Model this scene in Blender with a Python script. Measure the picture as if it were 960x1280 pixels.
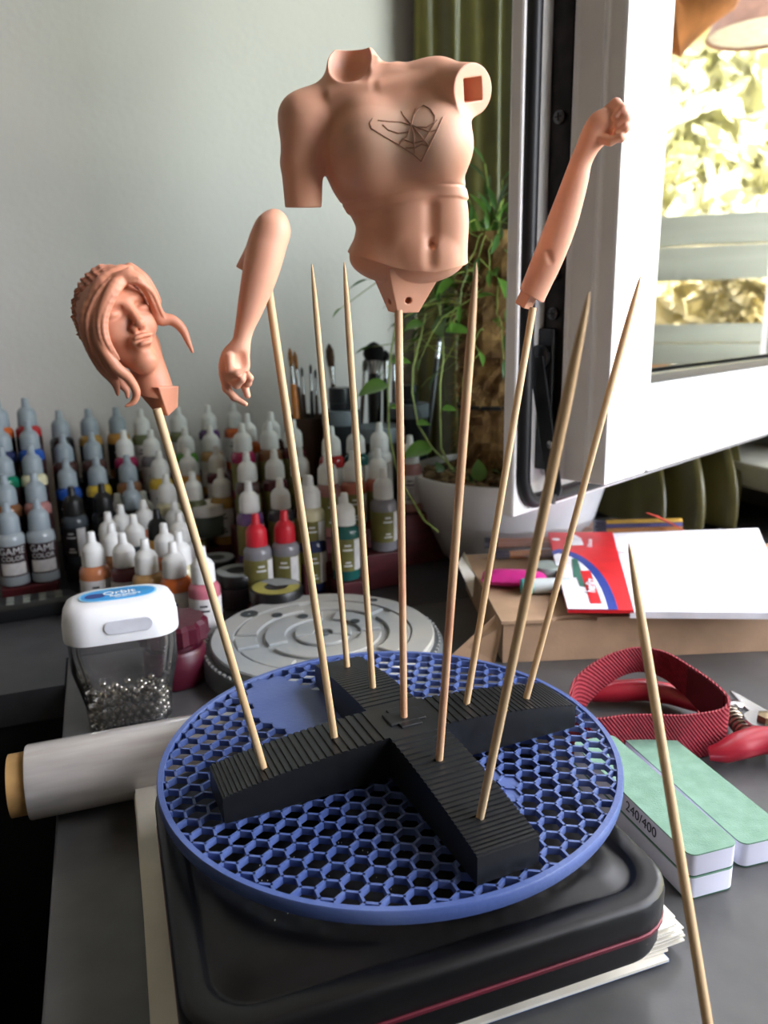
import bpy, bmesh, math, random
import numpy as np
from mathutils import Matrix, Vector

# ---------------------------------------------------------------- clear
for o in list(bpy.data.objects):
    bpy.data.objects.remove(o)
scene = bpy.context.scene
COL = scene.collection
random.seed(7)
RNG = np.random.default_rng(7)

# ---------------------------------------------------------------- camera
F, CX, CY = 960.0, 480.0, 640.0
CAM_H = 0.245
_p, _r = math.radians(14), math.radians(1.08)
_f = np.array([0, math.cos(_p), -math.sin(_p)])
_x = np.array([1.0, 0, 0])
_y = np.cross(_x, _f)
CR = math.cos(_r) * _x - math.sin(_r) * _y      # camera right
CU = math.sin(_r) * _x + math.cos(_r) * _y      # camera up
CF = _f                                         # camera forward
CC = np.array([0, 0, CAM_H])
cam = bpy.data.cameras.new('camera')
cam.sensor_fit = 'HORIZONTAL'
cam.sensor_width = 36
cam.lens = 36
cam.clip_start = 0.01
cam.clip_end = 200
cam.dof.use_dof = True
cam.dof.focus_distance = 0.33
cam.dof.aperture_fstop = 17
camo = bpy.data.objects.new('camera', cam)
COL.objects.link(camo)
m = Matrix.Identity(4)
for i in range(3):
    m[i][0], m[i][1], m[i][2], m[i][3] = CR[i], CU[i], -CF[i], CC[i]
camo.matrix_world = m
scene.camera = camo

# ---------------------------------------------------------------- light
EXPOSURE = 0.38
scene.view_settings.view_transform = 'Standard'
scene.view_settings.look = 'None'
scene.view_settings.exposure = EXPOSURE
scene.view_settings.gamma = 1.0
scene.view_settings.use_curve_mapping = False
world = bpy.data.worlds.new('sky')
scene.world = world
world.use_nodes = True
wn = world.node_tree
wn.nodes.clear()
wo = wn.nodes.new('ShaderNodeOutputWorld')
wb = wn.nodes.new('ShaderNodeBackground')
ws = wn.nodes.new('ShaderNodeTexSky')
ws.sky_type = 'NISHITA'
ws.sun_disc = False
ws.sun_elevation = math.radians(48)
ws.sun_rotation = math.radians(250)
ws.air_density = 1.0
ws.dust_density = 3.0
wh = wn.nodes.new('ShaderNodeMixRGB')
wh.inputs[0].default_value = 0.85
wh.inputs[2].default_value = (1.0, 0.93, 0.88, 1)
wn.links.new(ws.outputs[0], wh.inputs[1])
wn.links.new(wh.outputs[0], wb.inputs[0])
wb.inputs[1].default_value = 9.0
wn.links.new(wb.outputs[0], wo.inputs[0])
sun = bpy.data.lights.new('sun', 'SUN')
sun.energy = 75
sun.angle = math.radians(0.6)
sun.color = (1.0, 0.97, 0.9)
suno = bpy.data.objects.new('sun', sun)
COL.objects.link(suno)
# sun stands behind the house: it lights the garden, never the desk
suno.rotation_euler = Vector((0.72, 0.25, -0.85)).to_track_quat('-Z', 'Y').to_euler()

# ---------------------------------------------------------------- helpers
def ray(x, y):
    return CF + CR * (x - CX) / F - CU * (y - CY) / F
def onz(x, y, z):
    d = ray(x, y)
    return CC + d * (z - CC[2]) / d[2]
def att(x, y, t):
    return CC + ray(x, y) * t

ROT = math.radians(20)
E1 = np.array([math.cos(ROT), math.sin(ROT), 0])
E2 = np.array([-math.sin(ROT), math.cos(ROT), 0])
def RM(e1, e2, z=0.0):
    return E1 * e1 + E2 * e2 + np.array([0, 0, z])

def hexc(s):
    s = s.lstrip('#')
    out = []
    for i in (0, 2, 4):
        c = int(s[i:i + 2], 16) / 255
        out.append(c / 12.92 if c <= 0.04045 else ((c + 0.055) / 1.055) ** 2.4)
    return out

_mats = {}
def mat(name, col, rough=0.5, metal=0.0, var=0.06, scale=40, bump=0.0, bscale=200,
        trans=0.0, ior=1.45, coat=0.0, sss=0.0, col2=None, stretch=None, spec=0.5, alpha=None):
    if name in _mats:
        return _mats[name]
    c = hexc(col) if isinstance(col, str) else col
    mt = bpy.data.materials.new(name)
    mt.use_nodes = True
    nt = mt.node_tree
    b = nt.nodes['Principled BSDF']
    tc = nt.nodes.new('ShaderNodeTexCoord')
    mp = nt.nodes.new('ShaderNodeMapping')
    nt.links.new(tc.outputs['Object'], mp.inputs[0])
    if stretch:
        mp.inputs['Scale'].default_value = stretch
    nz = nt.nodes.new('ShaderNodeTexNoise')
    nz.inputs['Scale'].default_value = scale
    nz.inputs['Detail'].default_value = 4
    nt.links.new(mp.outputs[0], nz.inputs['Vector'])
    rp = nt.nodes.new('ShaderNodeValToRGB')
    c2 = hexc(col2) if isinstance(col2, str) else col2
    if c2 is None:
        lo = [max(0, v * (1 - var * 2)) for v in c]
        hi = [min(1, v * (1 + var * 2)) for v in c]
    else:
        lo, hi = c, c2
    rp.color_ramp.elements[0].position = 0.35
    rp.color_ramp.elements[1].position = 0.65
    rp.color_ramp.elements[0].color = (*lo, 1)
    rp.color_ramp.elements[1].color = (*hi, 1)
    nt.links.new(nz.outputs['Fac'], rp.inputs[0])
    nt.links.new(rp.outputs[0], b.inputs['Base Color'])
    b.inputs['Roughness'].default_value = rough
    b.inputs['Metallic'].default_value = metal
    b.inputs['IOR'].default_value = ior
    b.inputs['Specular IOR Level'].default_value = spec
    b.inputs['Transmission Weight'].default_value = trans
    b.inputs['Coat Weight'].default_value = coat
    if sss:
        b.inputs['Subsurface Weight'].default_value = sss
        b.inputs['Subsurface Scale'].default_value = 0.003
    if alpha is not None:
        b.inputs['Alpha'].default_value = alpha
    if bump:
        n2 = nt.nodes.new('ShaderNodeTexNoise')
        n2.inputs['Scale'].default_value = bscale
        n2.inputs['Detail'].default_value = 3
        nt.links.new(mp.outputs[0], n2.inputs['Vector'])
        bp = nt.nodes.new('ShaderNodeBump')
        bp.inputs['Strength'].default_value = bump
        bp.inputs['Distance'].default_value = 0.001
        nt.links.new(n2.outputs['Fac'], bp.inputs['Height'])
        nt.links.new(bp.outputs[0], b.inputs['Normal'])
    _mats[name] = mt
    return mt

def clear_mat(name, tint=(0.95, 0.97, 0.97), refl=1.0, rough=0.02, body=0.0):
    """thin clear sheet: see-through plus Fresnel reflection, with a little milky body"""
    if name in _mats:
        return _mats[name]
    mt = bpy.data.materials.new(name)
    mt.use_nodes = True
    nt = mt.node_tree
    nt.nodes.clear()
    out = nt.nodes.new('ShaderNodeOutputMaterial')
    tr = nt.nodes.new('ShaderNodeBsdfTransparent')
    tr.inputs[0].default_value = (*tint, 1)
    gl = nt.nodes.new('ShaderNodeBsdfGlossy')
    gl.inputs['Roughness'].default_value = rough
    fr = nt.nodes.new('ShaderNodeFresnel')
    fr.inputs[0].default_value = 1.5
    mu = nt.nodes.new('ShaderNodeMath')
    mu.operation = 'MULTIPLY'
    mu.use_clamp = True
    mu.inputs[1].default_value = refl
    nt.links.new(fr.outputs[0], mu.inputs[0])
    mx = nt.nodes.new('ShaderNodeMixShader')
    nt.links.new(mu.outputs[0], mx.inputs[0])
    if body:
        df = nt.nodes.new('ShaderNodeBsdfDiffuse')
        nz = nt.nodes.new('ShaderNodeTexNoise')
        nz.inputs['Scale'].default_value = 60
        tcc = nt.nodes.new('ShaderNodeTexCoord')
        nt.links.new(tcc.outputs['Object'], nz.inputs['Vector'])
        ms = nt.nodes.new('ShaderNodeMath')
        ms.operation = 'MULTIPLY'
        ms.inputs[1].default_value = body * 2
        nt.links.new(nz.outputs['Fac'], ms.inputs[0])
        m2 = nt.nodes.new('ShaderNodeMixShader')
        nt.links.new(ms.outputs[0], m2.inputs[0])
        nt.links.new(tr.outputs[0], m2.inputs[1])
        nt.links.new(df.outputs[0], m2.inputs[2])
        nt.links.new(m2.outputs[0], mx.inputs[1])
    else:
        nt.links.new(tr.outputs[0], mx.inputs[1])
    nt.links.new(gl.outputs[0], mx.inputs[2])
    nt.links.new(mx.outputs[0], out.inputs[0])
    _mats[name] = mt
    return mt

class MB:
    """collects shapes and builds one mesh"""
    def __init__(s):
        s.v, s.f = [], []
    def add(s, vs, fs):
        n = len(s.v)
        s.v += [tuple(map(float, q)) for q in vs]
        s.f += [tuple(i + n for i in q) for q in fs]
        return s
    def box(s, c, size, M=None):
        vs = []
        for dx in (-.5, .5):
            for dy in (-.5, .5):
                for dz in (-.5, .5):
                    q = Vector((dx * size[0], dy * size[1], dz * size[2]))
                    if M is not None:
                        q = M @ q
                    vs.append((q[0] + c[0], q[1] + c[1], q[2] + c[2]))
        return s.add(vs, [(0, 1, 3, 2), (4, 6, 7, 5), (0, 4, 5, 1), (2, 3, 7, 6), (0, 2, 6, 4), (1, 5, 7, 3)])
    def prism(s, poly, z0, z1):
        n = len(poly)
        vs = [(q[0], q[1], z0) for q in poly] + [(q[0], q[1], z1) for q in poly]
        fs = [tuple(range(n))[::-1], tuple(range(n, 2 * n))]
        fs += [(i, (i + 1) % n, n + (i + 1) % n, n + i) for i in range(n)]
        return s.add(vs, fs)
    def loops(s, loops, cap0=True, cap1=True, closed=False):
        n = len(loops[0])
        vs = [q for l in loops for q in l]
        fs = []
        L = len(loops)
        for j in range(L if closed else L - 1):
            k = (j + 1) % L
            for i in range(n):
                fs.append((j * n + i, j * n + (i + 1) % n, k * n + (i + 1) % n, k * n + i))
        if not closed:
            if cap0:
                fs.append(tuple(range(n))[::-1])
            if cap1:
                fs.append(tuple(range((L - 1) * n, L * n)))
        return s.add(vs, fs)
    def lathe(s, prof, seg=24, c=(0, 0, 0), M=None, rib=0.0, ribz=None):
        lp = []
        for r, z in prof:
            l = []
            for i in range(seg):
                a = 2 * math.pi * i / seg
                rr = r
                if rib and ribz and ribz[0] <= z <= ribz[1] and i % 2:
                    rr = r - rib
                q = Vector((rr * math.cos(a), rr * math.sin(a), z))
                if M is not None:
                    q = M @ q
                l.append((q[0] + c[0], q[1] + c[1], q[2] + c[2]))
            lp.append(l)
        return s.loops(lp)
    def tube(s, pts, rad, seg=8, flat=1.0, closed=False):
        pts = [Vector(map(float, q)) for q in pts]
        n = len(pts)
        if not hasattr(rad, '__len__'):
            rad = [rad] * n
        lp = []
        up = None
        for i in range(n):
            if closed:
                t = (pts[(i + 1) % n] - pts[i - 1]).normalized()
            else:
                t = (pts[min(i + 1, n - 1)] - pts[max(i - 1, 0)]).normalized()
            if up is None:
                up = Vector((0, 0, 1)) if abs(t.z) < .9 else Vector((1, 0, 0))
            a = t.cross(up).normalized()
            up = a.cross(t).normalized()
            lp.append([tuple(pts[i] + (a * math.cos(2 * math.pi * k / seg) + up * flat * math.sin(2 * math.pi * k / seg)) * rad[i]) for k in range(seg)])
        return s.loops(lp, closed=closed)
    def ribbon(s, pts, z0, z1, th, closed=True):
        """standing band; pts plan points, z0/z1 lists"""
        n = len(pts)
        lp = []
        for i in range(n):
            a = Vector(pts[i - 1 if (closed or i) else 0][:2])
            b = Vector(pts[(i + 1) % n if closed else min(i + 1, n - 1)][:2])
            t = (b - a).normalized()
            nn = Vector((-t.y, t.x)) * th / 2
            q = Vector(pts[i][:2])
            lp.append([(*(q - nn), z0[i]), (*(q + nn), z0[i]), (*(q + nn), z1[i]), (*(q - nn), z1[i])])
        return s.loops(lp, closed=closed)
    def mesh(s, name, mt, smooth=False, bevel=0.0, bseg=2, weld=False):
        me = bpy.data.meshes.new(name)
        bm = bmesh.new()
        vv = [bm.verts.new(q) for q in s.v]
        for q in s.f:
            try:
                bm.faces.new([vv[i] for i in q])
            except ValueError:
                pass
        if weld:
            bmesh.ops.remove_doubles(bm, verts=bm.verts, dist=1e-6)
        bmesh.ops.recalc_face_normals(bm, faces=bm.faces)
        if bevel:
            ed = [e for e in bm.edges if len(e.link_faces) == 2 and e.calc_face_angle(0) > 0.6]
            bmesh.ops.bevel(bm, geom=ed, offset=bevel, segments=bseg, affect='EDGES', profile=0.5, clamp_overlap=True)
        bm.to_mesh(me)
        bm.free()
        if mt:
            me.materials.append(mt)
        if smooth:
            shade(me)
        return me
    def build(s, name, mt, parent=None, smooth=False, bevel=0.0, bseg=2, weld=False, loc=None, mw=None):
        me = s.mesh(name, mt, smooth, bevel, bseg, weld)
        return link(name, me, parent, loc, mw)

def shade(me, angle=0.7):
    for p in me.polygons:
        p.use_smooth = True
    bm = bmesh.new()
    bm.from_mesh(me)
    for e in bm.edges:
        e.smooth = not (len(e.link_faces) == 2 and e.calc_face_angle(0) > angle)
    bm.to_mesh(me)
    bm.free()

def link(name, me, parent=None, loc=None, mw=None):
    o = bpy.data.objects.new(name, me)
    COL.objects.link(o)
    if parent is not None:
        o.parent = parent
    if loc is not None:
        o.location = [float(q) for q in loc]
    if mw is not None:
        o.matrix_local = mw
    return o
def tag(o, label, cat, group=None, kind=None):
    if label: o['label'] = label
    if cat: o['category'] = cat
    if group: o['group'] = group
    if kind: o['kind'] = kind
    return o
def thing(name, label, cat, loc=(0, 0, 0), rz=0.0, group=None):
    o = bpy.data.objects.new(name, None)
    o.empty_display_size = 0.01
    COL.objects.link(o)
    o.location = [float(q) for q in loc]
    o.rotation_euler = (0, 0, rz)
    return tag(o, label, cat, group)
def struct(o):
    o['kind'] = 'structure'
    return o
def text_mesh(body, size, ext, mt, bold=0.0, align='CENTER'):
    cu = bpy.data.curves.new('lettering', 'FONT')
    cu.body = body
    cu.size = size
    cu.extrude = ext
    cu.offset = bold
    cu.align_x = align
    cu.align_y = 'CENTER'
    cu.resolution_u = 3
    o = bpy.data.objects.new('lettering', cu)
    COL.objects.link(o)
    dg = bpy.context.evaluated_depsgraph_get()
    me = bpy.data.meshes.new_from_object(o.evaluated_get(dg))
    bpy.data.objects.remove(o)
    bpy.data.curves.remove(cu)
    me.materials.clear()
    me.materials.append(mt)
    return me
def rrect(w, d, r, n=6, z=0.0, c=(0, 0)):
    out = []
    r = min(r, w / 2 - 1e-5, d / 2 - 1e-5)
    for cx, cy, a0 in ((w / 2 - r, d / 2 - r, 0), (-w / 2 + r, d / 2 - r, 90), (-w / 2 + r, -d / 2 + r, 180), (w / 2 - r, -d / 2 + r, 270)):
        for i in range(n + 1):
            a = math.radians(a0 + 90 * i / n)
            out.append((c[0] + cx + r * math.cos(a), c[1] + cy + r * math.sin(a), z))
    return out
def frame_at(x, y, t):
    """orthonormal frame facing the viewer's ray at a pixel; gives matrix and metre-per-pixel scales"""
    d = ray(x, y)
    fw = d / np.linalg.norm(d)
    rt = np.cross(fw, np.array([0, 0, 1.0])); rt /= np.linalg.norm(rt)
    # keep the photograph's roll
    rt = rt * math.cos(_r) - np.cross(rt, fw) * math.sin(_r)
    up = np.cross(rt, fw)
    a, b = (x - CX) / F, (y - CY) / F
    kx = t / F * math.cos(math.atan(a))
    ky = t / F * math.cos(math.atan(b))
    M = Matrix.Identity(4)
    P = CC + d * t
    for i in range(3):
        M[i][0], M[i][1], M[i][2], M[i][3] = rt[i], up[i], -fw[i], P[i]
    return M, kx, ky

# ---------------------------------------------------------------- signed-distance sculpting
class Field:
    def __init__(s, lo, hi, h):
        s.lo = np.array(lo, float); s.h = h
        s.n = np.ceil((np.array(hi) - s.lo) / h).astype(int) + 1
        s.d = np.full(s.n, 60.0, np.float32)
        s.ax = [(s.lo[i] + h * np.arange(s.n[i])).astype(np.float32) for i in range(3)]
    def sub(s, lo, hi):
        i0 = np.clip(np.floor((np.array(lo) - s.lo) / s.h).astype(int), 0, s.n)
        i1 = np.clip(np.ceil((np.array(hi) - s.lo) / s.h).astype(int) + 1, 0, s.n)
        sl = tuple(slice(a, b) for a, b in zip(i0, i1))
        X = s.ax[0][sl[0]][:, None, None]; Y = s.ax[1][sl[1]][None, :, None]; Z = s.ax[2][sl[2]][None, None, :]
        return sl, X, Y, Z
    def _op(s, lo, hi, fn, k, cut):
        mg = k + 2 * s.h + 12
        sl, X, Y, Z = s.sub(np.array(lo) - mg, np.array(hi) + mg)
        if min(q.stop - q.start for q in sl) <= 0:
            return
        g = fn(X, Y, Z).astype(np.float32)
        a = s.d[sl]
        if cut:
            g = -g
            if k > 0:
                hh = np.maximum(k - np.abs(a - g), 0) / k
                s.d[sl] = np.maximum(a, g) + hh * hh * k * .25
            else:
                s.d[sl] = np.maximum(a, g)
        else:
            if k > 0:
                hh = np.maximum(k - np.abs(a - g), 0) / k
                s.d[sl] = np.minimum(a, g) - hh * hh * k * .25
            else:
                s.d[sl] = np.minimum(a, g)
    def cone(s, a, b, ra, rb, k=0, cut=False):
        a = np.array(a, float); b = np.array(b, float); ba = b - a; L = max(float(ba @ ba), 1e-9)
        r = max(ra, rb)
        def fn(X, Y, Z):
            px, py, pz = X - a[0], Y - a[1], Z - a[2]
            h = np.clip((px * ba[0] + py * ba[1] + pz * ba[2]) / L, 0, 1)
            return np.sqrt((px - h * ba[0]) ** 2 + (py - h * ba[1]) ** 2 + (pz - h * ba[2]) ** 2) - (ra + (rb - ra) * h)
        s._op(np.minimum(a, b) - r, np.maximum(a, b) + r, fn, k, cut)
    def chain(s, pts, rad, k=0):
        for i in range(len(pts) - 1):
            s.cone(pts[i], pts[i + 1], rad[i], rad[i + 1], k)
    def limb(s, pts, rad, k=1.0, sub=7):
        n = len(pts)
        A = np.array([list(p) + [q] for p, q in zip(pts, rad)], float)
        out = []
        for i in range(n - 1):
            p0, p1, p2, p3 = (A[max(0, min(n - 1, i + q))] for q in (-1, 0, 1, 2))
            for u in np.linspace(0, 1, sub)[:-1]:
                out.append(.5 * ((2 * p1) + (-p0 + p2) * u + (2 * p0 - 5 * p1 + 4 * p2 - p3) * u ** 2 + (-p0 + 3 * p1 - 3 * p2 + p3) * u ** 3))
        out.append(A[-1])
        s.chain([q[:3] for q in out], [q[3] for q in out], k)
    def ell(s, c, r, k=0, cut=False, R=None):
        c = np.array(c, float); r = np.array(r, float)
        R = np.eye(3) if R is None else np.array(R, float)      # columns = local axes
        def fn(X, Y, Z):
            px, py, pz = X - c[0], Y - c[1], Z - c[2]
            q = [px * R[0, i] + py * R[1, i] + pz * R[2, i] for i in range(3)]
            k0 = np.sqrt(sum((q[i] / r[i]) ** 2 for i in range(3)))
            k1 = np.sqrt(sum((q[i] / r[i] ** 2) ** 2 for i in range(3))) + 1e-6
            return k0 * (k0 - 1) / k1
        m_ = r.max()
        s._op(c - m_, c + m_, fn, k, cut)
    def hull(s, planes, lo, hi, k=0, cut=False):
        def fn(X, Y, Z):
            d = None
            for n, p in planes:
                n = np.array(n, float); n = n / np.linalg.norm(n)
                g = (X - p[0]) * n[0] + (Y - p[1]) * n[1] + (Z - p[2]) * n[2]
                d = g if d is None else np.maximum(d, g)
            return d
        s._op(lo, hi, fn, k, cut)
    def box(s, c, half, R, k=0, cut=False):
        R = np.array(R, float); c = np.array(c, float)
        pl = []
        for i in range(3):
            for sg in (-1, 1):
                pl.append((R[:, i] * sg, c + R[:, i] * sg * half[i]))
        m_ = np.linalg.norm(half)
        s.hull(pl, c - m_, c + m_, k, cut)
    def front(s, x, y):
        i = int(round((x - s.lo[0]) / s.h)); j = int(round((y - s.lo[1]) / s.h))
        col = s.d[i, j]
        w = np.where(col < 0)[0]
        if len(w) == 0:
            return None
        q = w[-1]
        a, b = col[q], col[min(q + 1, len(col) - 1)]
        return s.lo[2] + s.h * (q + (a / (a - b) if a != b else 0))
    def mesh(s):
        """naive surface nets"""
        d = s.d
        ins = d < 0
        nx, ny, nz = (q - 1 for q in d.shape)
        cnt = np.zeros((nx, ny, nz), np.int8)
        for i in (0, 1):
            for j in (0, 1):
                for k in (0, 1):
                    cnt += ins[i:nx + i, j:ny + j, k:nz + k]
        act = (cnt > 0) & (cnt < 8)
        idx = np.argwhere(act)
        ids = np.full(act.shape, -1, np.int64)
        ids[act] = np.arange(len(idx))
        acc = np.zeros((len(idx), 3)); num = np.zeros(len(idx))
        cor = [(i, j, k) for i in (0, 1) for j in (0, 1) for k in (0, 1)]
        for a in cor:
            for ax in range(3):
                if a[ax]:
                    continue
                b = list(a); b[ax] = 1
                va = d[idx[:, 0] + a[0], idx[:, 1] + a[1], idx[:, 2] + a[2]]
                vb = d[idx[:, 0] + b[0], idx[:, 1] + b[1], idx[:, 2] + b[2]]
                cr = (va < 0) != (vb < 0)
                t = np.where(cr, va / np.where(cr, va - vb, 1), 0)
                p = np.tile(np.array(a, float), (len(idx), 1))
                p[:, ax] = t
                acc[cr] += p[cr]; num[cr] += 1
        V = s.lo + s.h * (idx + acc / num[:, None])
        faces = []
        for ax in range(3):
            o1, o2 = [(1, 2), (2, 0), (0, 1)][ax]
            sl0 = [slice(None)] * 3; sl1 = [slice(None)] * 3
            sl0[ax] = slice(0, -1); sl1[ax] = slice(1, None)
            cr = ins[tuple(sl0)] != ins[tuple(sl1)]
            e = np.argwhere(cr)
            e = e[(e[:, o1] > 0) & (e[:, o2] > 0) & (e[:, o1] < d.shape[o1] - 1) & (e[:, o2] < d.shape[o2] - 1)]
            q = []
            for da, db in ((-1, -1), (0, -1), (0, 0), (-1, 0)):
                c = e.copy(); c[:, o1] += da; c[:, o2] += db
                q.append(ids[c[:, 0], c[:, 1], c[:, 2]])
            q = np.stack(q, 1)
            flip = ~ins[e[:, 0], e[:, 1], e[:, 2]]
            q[flip] = q[flip][:, ::-1]
            faces.append(q)
        Fq = np.concatenate(faces)
        Fq = Fq[(Fq >= 0).all(1)]
        return V, Fq
    def smooth(s, n=1):
        for _ in range(n):
            for ax in range(3):
                d = s.d
                a = np.roll(d, 1, ax); b = np.roll(d, -1, ax)
                s.d = (a + 2 * d + b) * .25
def np_mesh(name, V, Fq, mt, smooth=True):
    me = bpy.data.meshes.new(name)
    me.vertices.add(len(V)); me.vertices.foreach_set('co', np.asarray(V, np.float32).ravel())
    n = len(Fq); k = Fq.shape[1]
    me.loops.add(n * k); me.loops.foreach_set('vertex_index', Fq.astype(np.int32).ravel())
    me.polygons.add(n)
    me.polygons.foreach_set('loop_start', np.arange(0, n * k, k, dtype=np.int32))
    me.polygons.foreach_set('loop_total', np.full(n, k, np.int32))
    me.update(calc_edges=True)
    me.validate()
    if smooth:
        me.polygons.foreach_set('use_smooth', np.ones(len(me.polygons), bool))
    me.materials.append(mt)
    return me

def orient(V, Fq):
    a, b, c = V[Fq[:, 0]], V[Fq[:, 1]], V[Fq[:, 2]]
    vol = np.einsum('ij,ij->i', a, np.cross(b, c)).sum()
    return Fq[:, ::-1] if vol < 0 else Fq

# ---------------------------------------------------------------- setting
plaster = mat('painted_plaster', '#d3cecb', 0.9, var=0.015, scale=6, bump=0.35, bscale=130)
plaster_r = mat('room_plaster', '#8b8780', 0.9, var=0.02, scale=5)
def quad_wall(name, e1a, e1b, e2a, e2b, z0, z1, mt):
    c = RM((e1a + e1b) / 2, (e2a + e2b) / 2, (z0 + z1) / 2)
    o = MB().box((0, 0, 0), (abs(e1b - e1a), abs(e2b - e2a), z1 - z0)).build(name, mt, loc=c)
    o.rotation_euler = (0, 0, ROT)
    return struct(o)
BW, RW, FZ, CZ = 0.965, 0.84, -0.74, 1.75
WIN = (-1.15, 0.69, 0.115, 1.50)     # opening along e2, and in height
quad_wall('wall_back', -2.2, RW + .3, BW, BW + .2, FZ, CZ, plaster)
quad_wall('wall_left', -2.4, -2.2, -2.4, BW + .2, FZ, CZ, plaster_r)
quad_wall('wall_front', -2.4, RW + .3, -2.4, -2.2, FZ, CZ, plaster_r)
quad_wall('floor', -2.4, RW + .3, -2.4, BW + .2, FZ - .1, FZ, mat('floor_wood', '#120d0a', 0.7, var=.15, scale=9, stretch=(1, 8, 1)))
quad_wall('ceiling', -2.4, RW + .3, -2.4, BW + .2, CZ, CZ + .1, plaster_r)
wr = MB()
def wseg(a, b, z0, z1):
    wr.box(((0), (a + b) / 2, (z0 + z1) / 2), (.3, b - a, z1 - z0))
wseg(-2.2, WIN[0], FZ, CZ)
wseg(WIN[1], BW, FZ, CZ)
wseg(WIN[0], WIN[1], FZ, WIN[2])
wseg(WIN[0], WIN[1], WIN[3], CZ)
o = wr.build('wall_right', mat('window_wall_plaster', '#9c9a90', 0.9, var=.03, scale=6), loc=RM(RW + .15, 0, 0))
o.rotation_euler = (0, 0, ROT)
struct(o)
o = MB().box((0, 0, 0), (.125, 1.75, .03)).build('trim_1', mat('sill_paint', '#b5b4a6', 0.45), bevel=.004, loc=RM(RW - .0625, BW - .875 - .02, .057))
o.rotation_euler = (0, 0, ROT)
struct(o)
wf = MB()
for a, b, z0, z1 in ((WIN[0], WIN[0] + .06, WIN[2], WIN[3]), (WIN[1] - .05, WIN[1], WIN[2], WIN[3]), (WIN[0], WIN[1], WIN[2], WIN[2] + .03), (WIN[0], WIN[1], WIN[3] - .05, WIN[3])):
    wf.box((0, (a + b) / 2, (z0 + z1) / 2), (.07, b - a, z1 - z0))
white_pvc = mat('white_window_plastic', '#eeecec', 0.35, var=.01)
o = wf.build('window_1', white_pvc, bevel=.003, loc=RM(RW + .12, 0, 0))
o.rotation_euler = (0, 0, ROT)
struct(o)
# sky portal in the opening
pl = bpy.data.lights.new('window_portal', 'AREA')
pl.shape = 'RECTANGLE'
pl.size = WIN[1] - WIN[0]
pl.size_y = WIN[3] - WIN[2]
pl.cycles.is_portal = True
plo = bpy.data.objects.new('window_portal', pl)
COL.objects.link(plo)
pc = RM(RW + .2, (WIN[0] + WIN[1]) / 2, (WIN[2] + WIN[3]) / 2)
mm = Matrix.Identity(4)
for i in range(3):
    mm[i][0], mm[i][1], mm[i][2], mm[i][3] = E2[i], (0, 0, 1)[i], E1[i], pc[i]
plo.matrix_world = mm

# ---- desks
desk_m = mat('grey_laminate', '#4d4d4d', 0.28, var=.05, scale=60, bump=.05, bscale=900)
desk_b = mat('charcoal_laminate', '#3a3a3c', 0.4, var=.06, scale=60, bump=.05, bscale=900)
DL, DJ = -.043, .593
t = thing('desk', 'grey laminate desk carrying the turntable disc and black tin', 'desk')
poly = [RM(DL, -.35), RM(.80, -.35), RM(.80, DJ), RM(DL, DJ)]
MB().prism(poly, -.025, 0).build('desk_top', desk_m, t, bevel=.0015)
for a, b in ((DL + .04, -.3), (.76, -.3), (DL + .04, DJ - .04), (.76, DJ - .04)):
    c = RM(a, b)
    MB().box((c[0], c[1], (FZ - .026) / 2), (.04, .04, -FZ - .027), Matrix.Rotation(ROT, 3, 'Z')).build('leg', mat('dark_steel', '#202022', .5, .6), t)
t = thing('desk', 'dark charcoal rear desk carrying the paint racks along the wall', 'desk')
poly = [RM(-1.3, .546), RM(DL - .001, .546), RM(DL - .001, DJ + .001), RM(.80, DJ + .001), RM(.80, BW - .012), RM(-1.3, BW - .012)]
MB().prism(poly, -.025, -.0005).build('desk_top', desk_b, t)
for a, b in ((-1.25, .6), (-1.25, .86), (.76, .86)):
    c = RM(a, b)
    MB().box((c[0], c[1], (FZ - .026) / 2), (.04, .04, -FZ - .027), Matrix.Rotation(ROT, 3, 'Z')).build('leg', _mats['dark_steel'], t)

pc0 = RM((-1.3 + DL) / 2, .556, (FZ - .026) / 2)
mp0 = MB().box(pc0, (DL - .002 + 1.3, .016, -FZ - .0265), Matrix.Rotation(ROT, 3, 'Z')).build('gap_dark_panel', mat('black_panel', '#0a0a0b', .8), t)  # near-black board added to darken the gap under the rear desk
# ---- curtain
cm = mat('olive_satin', '#565022', 0.28, var=.08, scale=30, bump=.15, bscale=700, spec=.6)
cm.node_tree.nodes['Principled BSDF'].inputs['Sheen Weight'].default_value = .3
V, Q = [], []
NX, NZ = 110, 44
for j in range(NZ + 1):
    z = .006 + 1.64 * (j / NZ) ** 1.5
    for i in range(NX + 1):
        u = i / NX
        e1 = .388 + .42 * u
        lq = max(0.0, min(1.0, (.34 - z) / .34)); e1 = .388 + .42 * u * (1 - .27 * lq)
        w = .016 * math.sin(u * 47 + .6 * math.sin(z * 3)) + .008 * math.sin(u * 90 + z * 2 + 1)
        w *= .6 + .4 * math.cos(z * 2.2 - .3)
        lw = max(0.0, min(1.0, (.34 - z) / .34)); lw = lw * lw * (3 - 2 * lw)
        side = max(0.0, min(1.0, (u - .42) / .30)); side = side * side * (3 - 2 * side)
        V.append(RM(e1, BW - .045 + w * (1 + .8 * lw) - .235 * lw * side, z))
for j in range(NZ):
    for i in range(NX):
        a = j * (NX + 1) + i
        Q.append((a, a + 1, a + NX + 2, a + NX + 1))
o = link('curtain', np_mesh('curtain', np.array(V), np.array(Q), cm))
md = o.modifiers.new('thickness', 'SOLIDIFY'); md.thickness = .0012
tag(o, 'olive green satin curtain hanging in folds behind the open window', 'curtain')
rod = thing('curtain_rod', 'slim curtain rod fixed above the olive curtain', 'rod')
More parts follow.
